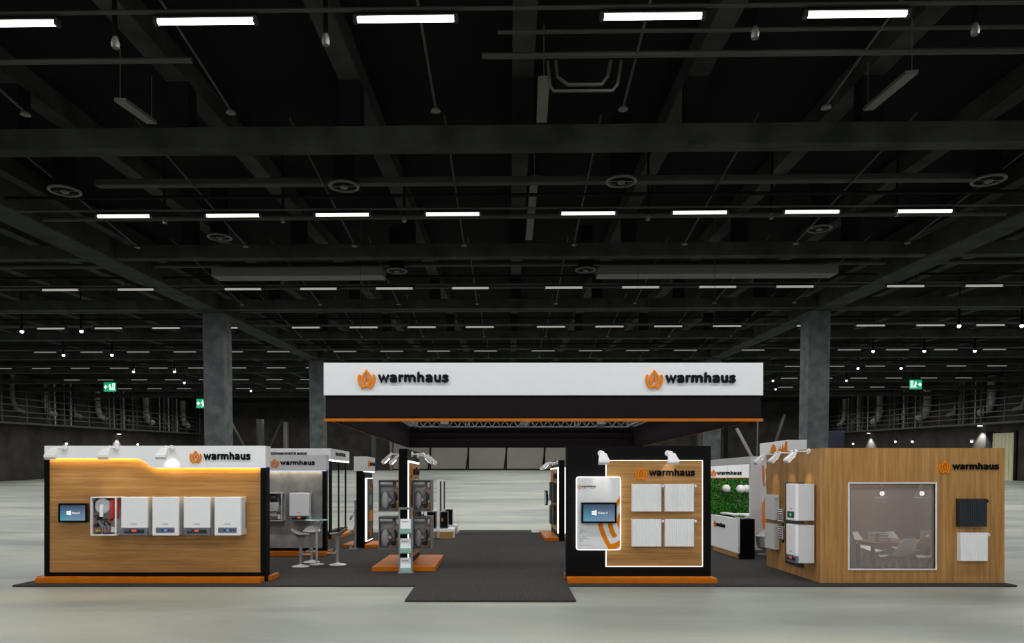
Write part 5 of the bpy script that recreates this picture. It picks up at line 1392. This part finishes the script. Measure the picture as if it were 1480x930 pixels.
def binder(label, loc, rz):
    r = thing('ring_binder', label, 'binder', loc, rz, 'ring binders')
    mb = MB(); mb.box(-0.125, 0.125, 0, 0.3, 0, 0.004); mb.box(-0.125, 0.125, 0, 0.3, 0.053, 0.057); mb.box(-0.125, 0.125, 0, 0.004, 0.004, 0.053); mb.build('cover', 'dull_steel', r)
    mb = MB(); mb.box(-0.12, 0.12, 0.01, 0.295, 0.006, 0.05); mb.build('pages', 'paper', r)
    mb = MB(); mb.box(-0.045, 0.115, -0.002, 0.0, 0.014, 0.044); mb.build('spine_label', 'paper', r)
    mb = MB(); mb.lathe([(0.012, 0), (0.012, -0.002)], (-0.09, 0, 0.03), 10, 'y'); mb.build('finger_hole', 'dark_plastic', r)
    return r


bx = X_(1272, 13.55)
for i, nm in enumerate(('lowest', 'middle', 'topmost')): binder('%s grey ring binder of the stack of three on the meeting table' % nm, (bx + 0.004 * i, 13.5, 0.7105 + 0.0575 * i), 0.03 * (i - 1))
binder('single grey ring binder lying flat beside the stack on the meeting table', (X_(1290, 13.6), 13.62, 0.7105), -0.08)
LP = thing('laptop', 'open grey laptop on the meeting table, lid turned to the window', 'laptop', (X_(1336, 13.7), 13.62, 0.7105), 0.05)
mb = MB(); mb.box(-0.15, 0.15, 0.0, 0.21, 0, 0.014, 0.004); mb.build('base', 'steel', LP)
mb = MB(); a = math.radians(12)
mb.M = Matrix.Translation((0, 0.004, 0.014)) @ Matrix.Rotation(a, 4, 'X'); mb.box(-0.15, 0.15, -0.007, 0.0, 0.0, 0.2, 0.003); ll = mb.build('lid', 'boiler_edge', LP)
mb = MB(); mb.M = Matrix.Translation((0, 0.004, 0.014)) @ Matrix.Rotation(a, 4, 'X'); mb.lathe([(0.016, -0.0075), (0.016, -0.009)], (0, 0, 0.1), 14, 'y'); mb.lathe([(0.005, -0.0075), (0.005, -0.009)], (0.004, 0, 0.122), 8, 'y'); mb.build('lid_mark', 'screen_mark', ll)


def pendant(label, loc):
    r = thing('pendant_lamp', label, 'pendant lamp', loc, 0, 'wire pendant lamps')
    mb = MB(); top = Vector((0, 0, 0.17)); R1, R2 = 0.14, 0.08
    ring1 = [Vector((R1 * math.cos(k * PI / 3), R1 * math.sin(k * PI / 3), -0.09)) for k in range(6)]
    ring2 = [Vector((R2 * math.cos(k * PI / 3 + PI / 6), R2 * math.sin(k * PI / 3 + PI / 6), -0.18)) for k in range(6)]
    for k in range(6):
        for a, b in ((top, ring1[k]), (ring1[k], ring1[(k + 1) % 6]), (ring1[k], ring2[k]), (ring1[(k + 1) % 6], ring2[k]), (ring2[k], ring2[(k + 1) % 6])): mb.tube([a, b], 0.0045, 5)
    mb.build('wire_cage', 'dull_steel', r)
    mb = MB(); mb.tube([(0, 0, 0.05), (0, 0, 0.62)], 0.004, 6); mb.build('cord', 'radiator_black', r)
    mb = MB(); mb.lathe([(0.012, 0.1), (0.02, 0.08), (0.022, 0.036)], (0, 0, 0), 16); mb.build('socket', 'dark_plastic', r, True)
    mb = MB(); mb.tube([(0.056 * math.cos(k * PI / 14), -0.012, -0.01 + 0.056 * math.sin(k * PI / 14)) for k in range(29)], 0.008, 8); mb.build('bulb_ring', 'dark_plastic', r, True)
    mb = MB(); mb.ball((0, 0, -0.01), 0.049, 16); mb.build('bulb', 'lens', r, True)
    return r


pz = Z_(713, 13.5)
pendant('wire cage pendant lamp above the ring binders in the grey window', (X_(1274.5, 13.5), 13.5, pz))
pendant('wire cage pendant lamp above the laptop in the grey window', (X_(1332, 13.5), 13.5, pz))

# =================================================================== reception
RB = thing('reception_booth', 'white framed reception booth with a living green wall and lettered fascia', 'booth', (7.5, 21.0, T)); oR = RB.location
XL, YL0, YL1, ZL = 6.75, 18.5, 24.35, 2.545
mb = MB(oR); mb.box(XL, XL + 0.3, YL0, YL0 + 0.13, T, ZL); mb.build('frame_post', 'fascia_grey', RB)
mb = MB(oR); mb.box(XL, XL + 0.18, YL1 - 0.3, YL1, T, ZL); mb.build('frame_post', 'fascia_grey', RB)
mb = MB(oR); mb.box(XL, XL + 0.18, YL0 + 0.13, YL1 - 0.3, ZL - 0.19, ZL); mb.build('frame_lintel', 'fascia_grey', RB)
mb = MB(oR); mb.box(XL + 0.18, 9.25, 24.1, 24.2, T, 2.5); mb.build('back_wall', 'moss_bed', RB)
mb = MB(oR)
for i in range(5): mb.box(XL + 0.2 + 0.5 * i + 0.004, XL + 0.7 + 0.5 * i - 0.004, 24.03, 24.1, 1.99, 2.48)
mb.build('fascia_panel', 'white', RB)
logo_px(RB, 24.03, (1026.6, 679.6, 1035.6, 689.2), (1036.4, 681, 1071.6, 686.8), 0.03)
mb = MB(oR); mb.box(XL + 0.2, 9.2, 24.0, 24.1, 1.965, 1.99); mb.build('fascia_trim', 'copper', RB)
mb = MB(oR); rn = random.Random(3)
for i in range(5200):
    x, z = rn.uniform(XL + 0.2, 9.2), rn.uniform(0.3, 1.96); y = 24.09 - rn.uniform(0.0, 0.09); s = rn.uniform(0.022, 0.045)
    a = rn.uniform(0, 2 * PI); ti = rn.uniform(-0.7, 0.7)
    d1 = Vector((math.cos(a), math.sin(ti) * 0.6, math.sin(a))) * s; d2 = Vector((-math.sin(a), 0.3 * math.cos(ti), math.cos(a))) * s * 0.5; c = Vector((x, y, z))
    v = [mb._v(c - d1), mb._v(c + d2), mb._v(c + d1), mb._v(c - d2)]; mb.bm.faces.new(v)
o = mb.build('foliage', 'moss', RB); o['kind'] = 'stuff'; o['label'] = 'dense green leaves with reddish specks'
for px, py, Y, r_, lb in ((1049.6, 706.7, 23.75, 0.140, 'white globe lamp standing alone on the green wall'), (1070.5, 707.4, 23.38, 0.147, 'white globe lamp in front of another globe on the green wall'), (1078.8, 707, 23.85, 0.140, 'white globe lamp half hidden by the next globe and the white frame')):
    c = P(px, py, Y)
    g = thing('globe_lamp', lb, 'globe lamp', c, 0, 'globe lamps on the green wall')
    mb = MB(); mb.ball((0, 0, 0), r_, 28); mb.build('globe', 'globe', g, True)
    mb = MB(); mb.tube([(0, r_ * 0.95, 0), (0, 24.08 - Y, 0)], 0.012, 8); mb.build('stem', 'steel', g, True)
ld = bpy.data.lights.new('reception_fill', 'AREA'); ld.shape = 'RECTANGLE'; ld.size = 1.8; ld.size_y = 0.15; ld.energy = 12; ld.color = (1, 0.98, 0.94)
lo = bpy.data.objects.new('reception_fill', ld); COL.objects.link(lo); lo.location = (7.9, 22.4, 2.5); lo.rotation_euler = (math.radians(25), 0, 0)  # unseen fill light with no fixture, brightening the green wall
# counter
RC = thing('reception_counter', 'black reception counter with a white lettered front and wood base strip', 'counter', (5.9, 17.4, T)); oC2 = RC.location
mb = MB(oC2); mb.box(5.74, 6.08, 16.4, 18.5, T, 0.985, 0.004); mb.build('body', 'black', RC)
mb = MB(oC2); mb.box(5.69, 5.735, 16.42, 18.5, 0.165, 0.995, 0.004); mb.build('front_panel', 'white', RC)
mb = MB(oC2); mb.box(5.70, 5.738, 16.5, 18.4, T + 0.01, 0.155); mb.build('base_strip', 'wood_y', RC)
mb = MB(oC2); emblem_on(mb, plane_x(5.69, -1), 18.15, 0.77, 0.17, 0.02); mb.build('flame_emblem', 'emblem', RC)
mb = MB(oC2); text_on(mb, 'warmhaus', plane_x(5.69, -1), 18.0, 17.35, 0.72, 0.82, 0.03); mb.build('lettering', 'letter', RC)
mb = MB(oC2); mb.box(5.95, 6.12, 17.2, 18.55, 1.01, 1.05, 0.004); mb.box(5.98, 6.04, 17.3, 17.36, 0.985, 1.01); mb.box(5.98, 6.04, 18.4, 18.46, 0.985, 1.01); mb.build('ledge', 'white', RC)
# grass on the counter
gr = thing('grass_planter', 'low trough of bright green grass lying on the reception counter', 'plant', (5.93, 16.95, 0.987)); o = gr.location
mb = MB(o); mb.box(5.86, 5.94, 16.6, 17.15, 0.987, 1.0, 0.004); mb.build('trough', 'white', gr)
mb = MB(o); rn = random.Random(5)
for i in range(110):
    x, y = rn.uniform(5.87, 5.93), rn.uniform(16.62, 17.13); a = rn.uniform(0, 2 * PI); l = rn.uniform(0.04, 0.12)
    p0 = Vector((x, y, 0.999)); d_ = Vector((math.cos(a), math.sin(a), 0)); s_ = Vector((-d_.y, d_.x, 0)) * 0.005
    p1 = p0 + d_ * l * 0.5 + Vector((0, 0, l * 0.5)); p2 = p0 + d_ * l * 1.2 + Vector((0, 0, l * 0.55))
    v = [mb._v(p) for p in (p0 - s_, p0 + s_, p1 + s_, p2, p1 - s_)]; mb.bm.faces.new(v)
g2 = mb.build('foliage', 'grass', gr); g2['kind'] = 'stuff'
# white cabinet inside
wc = thing('white_cabinet', 'low white cabinet standing inside the reception frame', 'cabinet', (7.3, 20.2, T)); o = wc.location
mb = MB(o); mb.box(7.1, 7.6, 19.6, 21.0, T, 0.86, 0.005); mb.build('body', 'white', wc)
mb = MB(o); mb.box(7.07, 7.63, 19.57, 21.03, 0.86, 0.9, 0.004); mb.build('top', 'white', wc)
for k in range(2): 
    mb = MB(o); mb.box(7.085, 7.1, 19.62 + 0.69 * k, 20.29 + 0.69 * k, 0.12, 0.84, 0.003); dd = mb.build('door', 'white', wc)
    mb = MB(o); mb.box(7.07, 7.085, 20.2 + 0.2 * k, 20.22 + 0.2 * k, 0.45, 0.6); mb.build('handle', 'steel', dd)

# orange printed tower J
J = thing('display_tower', 'white tower printed with large orange flame shapes behind the meeting booth', 'display tower', (7.5, 18.0, T)); oJ = J.location
XJ, YJ0, YJ1 = 7.32, 16.9, 19.4
YJ0 = 17.5
mb = MB(oJ); mb.box(XJ + 0.04, XJ + 0.44, YJ0 + 0.02, 19.38, T, 2.36); bd = mb.build('body', 'white', J)
def blob(mb, xx, pts):
    mb.prism(pts, lambda p: (xx - 0.004, p[0], p[1]), lambda p: (xx, p[0], p[1]))
mb = MB(oJ)
for pts in ([(19.34, 1.25), (19.3, 0.95), (19.3, 0.7), (19.2, 0.42), (18.9, 0.3), (18.5, 0.5), (18.4, 1.0), (18.7, 1.35), (18.95, 1.5), (19.12, 1.45), (19.22, 1.32)],
            [(19.3, 2.3), (19.2, 2.33), (19.12, 2.1), (19.16, 1.85), (19.1, 1.75), (19.2, 1.72), (19.28, 1.95)],
            [(19.06, 2.2), (18.9, 2.3), (18.6, 2.1), (18.5, 1.7), (18.75, 1.55), (18.98, 1.62), (19.05, 1.8), (19.0, 1.95)], [(18.3, 2.2), (17.9, 2.0), (17.7, 1.4), (17.9, 0.6), (18.2, 0.5), (18.25, 1.2), (18.1, 1.6)]):
    blob(mb, XJ + 0.04, pts)
mb.build('flame_print', 'emblem', bd)['label'] = 'large orange flame shapes'
mb = MB(oJ); mb.box(XJ, XJ + 0.48, YJ0, YJ1 - 0.02, 2.55, 2.93, 0.004); mb.build('cap', 'white', J)
mb = MB(oJ)
blob(mb, XJ, [(18.62, 2.6), (18.6, 2.74), (18.5, 2.84), (18.38, 2.87), (18.27, 2.8), (18.2, 2.62)])
blob(mb, XJ, [(18.1, 2.63), (18.06, 2.78), (18.0, 2.7), (17.94, 2.8), (17.9, 2.68), (17.8, 2.84), (17.74, 2.72), (17.62, 2.9), (17.52, 2.9), (17.52, 2.63)])
mb.build('cap_print', 'emblem', J)['label'] = 'orange flame shapes'
mb = MB(oJ); mb.box(XJ + 0.02, XJ + 0.44, YJ0 + 0.02, 19.38, 2.36, 2.55); mb.build('neck', 'fascia_grey', J)

# swivel chair by the tower
SC = thing('swivel_chair', 'white tub chair on a round foot beside the orange printed tower', 'chair', (6.72, 17.4, T))
mb = MB(); mb.lathe([(0.2, 0), (0.2, 0.012), (0.05, 0.03), (0.03, 0.05)], (0, 0, 0), 30); mb.build('base', 'plastic_white', SC, True)
mb = MB(); mb.lathe([(0.03, 0.03), (0.03, 0.16)], (0, 0, 0), 14); mb.build('column', 'chrome', SC, True)
mb = MB(); n = 32; outs = []
for t, z in ((0.14, 0.15), (0.19, 0.18), (0.22, 0.3), (0.235, 0.45), (0.24, None)):
    outs.append(mb.ring([Vector((t * math.cos(2 * PI * k / n), t * math.sin(2 * PI * k / n), z if z else 0.47 + 0.30 * max(0, 0.35 + 0.65 * math.cos(2 * PI * k / n - 0.0)) )) for k in range(n)]))
for t, z in ((0.222, None), (0.21, 0.47), (0.2, 0.4), (0.1, 0.385)):
    outs.append(mb.ring([Vector((t * math.cos(2 * PI * k / n), t * math.sin(2 * PI * k / n), z if z else 0.465 + 0.30 * max(0, 0.35 + 0.65 * math.cos(2 * PI * k / n)))) for k in range(n)]))
mb.cap(outs[0], True)
for a, b in zip(outs, outs[1:]): mb.bridge(a, b)
mb.cap(outs[-1]); mb.build('shell', 'plastic_white', SC, True)
mb = MB(); mb.lathe([(0.17, 0.386), (0.19, 0.4), (0.19, 0.43), (0.15, 0.45)], (0, 0, 0), 28); mb.build('cushion', 'chair_shell', SC, True)

# =================================================================== hanging canopy
YC, YCR = 13.0, 25.1
cx0, cx1 = X_(467.8, YC), X_(1103, YC)
zt, zm, zb = Z_(524.7, YC), Z_(571.6, YC), Z_(605.4, YC)
CN = thing('hanging_canopy', 'large hanging square canopy, white lettered fascia over a black band with orange edge', 'canopy', ((cx0 + cx1) / 2, 19.0, zb)); oN = CN.location
i0 = 0.03
def frame4(mb, x0, x1, y0, y1, z0, z1, t):
    mb.box(x0, x1, y0, y0 + t, z0, z1); mb.box(x0, x1, y1 - t, y1, z0, z1); mb.box(x0, x0 + t, y0 + t, y1 - t, z0, z1); mb.box(x1 - t, x1, y0 + t, y1 - t, z0, z1)
mb = MB(oN); frame4(mb, cx0 + i0, cx1 - i0, YC + i0, YCR, zb, zt - 0.01, 0.05); mb.build('black_band', 'canopy_black', CN)
mb = MB(oN); mb.box(cx0, cx1, YC, YC + i0 - 0.001, zm, zt); mb.build('white_fascia', 'canopy_white', CN)
mb = MB(oN); mb.box(cx0, cx0 + i0 - 0.001, YC + i0, YCR, zm, zt); mb.build('white_fascia', 'canopy_white', CN)
mb = MB(oN); mb.box(cx1 - i0 + 0.001, cx1, YC + i0, YCR, zm, zt); mb.build('white_fascia', 'canopy_white', CN)
mb = MB(oN); mb.box(cx0, cx1, YCR, YCR + 0.03, zm, zt); mb.build('white_fascia', 'canopy_white', CN)
mb = MB(oN); mb.box(cx0, cx1, YC, YC + 0.06, zb - 0.05, zb); mb.box(cx0 + 0.02, cx0 + 0.04, YC + 0.06, YCR, zb - 0.01, zb); mb.box(cx1 - 0.04, cx1 - 0.02, YC + 0.06, YCR, zb - 0.01, zb); mb.build('orange_edge', 'orange', CN)
logo_px(CN, YC, (516.8, 535, 543.5, 562.6), (547, 538, 648.5, 553.2), 0.04)
logo_px(CN, YC, (931.8, 535.4, 958.6, 563), (961.6, 538.6, 1062.5, 553.8), 0.04)
# truss
mb = MB(oN)
tz0, tz1 = 3.80, 4.04


def truss(mb, a, b, side):
    a, b = Vector(a), Vector(b); d = (b - a); L_ = d.length; d.normalize(); s_ = Vector(side) * 0.13
    for q in (-1, 1):
        for z in (tz0, tz1): mb.tube([a + s_ * q + Vector((0, 0, z)), b + s_ * q + Vector((0, 0, z))], 0.022, 6)
    n = int(L_ / 0.3)
    for i in range(n):
        p, q2 = a + d * (L_ * i / n), a + d * (L_ * (i + 1) / n)
        m_ = (p + q2) / 2
        for q in (-1, 1):
            mb.tube([p + s_ * q + Vector((0, 0, tz0)), m_ + s_ * q + Vector((0, 0, tz1))], 0.009, 5); mb.tube([m_ + s_ * q + Vector((0, 0, tz1)), q2 + s_ * q + Vector((0, 0, tz0))], 0.009, 5)
        mb.tube([p - s_ + Vector((0, 0, tz0)), m_ + s_ + Vector((0, 0, tz0))], 0.009, 5)


truss(mb, (cx0 + 0.3, 24.7, 0), (cx1 - 0.3, 24.7, 0), (0, 1, 0))
truss(mb, (cx0 + 0.3, 13.4, 0), (cx0 + 0.3, 24.55, 0), (1, 0, 0)); truss(mb, (cx1 - 0.3, 13.4, 0), (cx1 - 0.3, 24.55, 0), (1, 0, 0))
truss(mb, (cx0 + 0.3, 13.3, 0), (cx1 - 0.3, 13.3, 0), (0, 1, 0)); truss(mb, (0.9, 13.45, 0), (0.9, 24.55, 0), (1, 0, 0))
for x in (X_(673, 24.5), X_(678, 24.5), X_(831, 24.5), X_(836, 24.5)): mb.tube([(x, 24.56, tz0), (x, 24.56, tz1)], 0.025, 6)
mb.build('truss_lattice', 'dull_steel', CN)
for (x, y, ze) in ((cx0 + 0.3, 14.95, 8.93), (cx1 - 0.3, 14.95, 8.93), (cx0 + 0.3, 23.15, 9.25), (cx1 - 0.3, 23.15, 9.25)):
    mb = MB(oN); mb.tube([(x, y, tz1), (x, y, ze)], 0.005, 6); mb.build('hanging_cable', 'hall_black', CN)
for px, lb in ((642.5, 'grey floodlight under the canopy truss on the boiler tower side'), (868.5, 'grey floodlight under the canopy truss on the radiator panel side')):
    x = X_(px, 24.3)
    f = thing('truss_floodlight', lb, 'floodlight', (x, 24.35, 3.9), 0, 'truss floodlights')
    mb = MB(); mb.box(-0.14, 0.14, -0.12, 0.1, -0.1, 0.1, 0.02); mb.build('housing', 'dull_steel', f)
    mb = MB(); mb.box(-0.13, 0.13, -0.125, -0.12, -0.12, -0.03, 0.002); mb.build('lens', 'dark_plastic', f)
    mb = MB(); mb.box(-0.16, -0.145, -0.02, 0.02, -0.05, 0.16); mb.box(0.145, 0.16, -0.02, 0.02, -0.05, 0.16); mb.box(-0.16, 0.16, -0.02, 0.02, 0.145, 0.16); mb.build('bracket', 'hall_black', f)
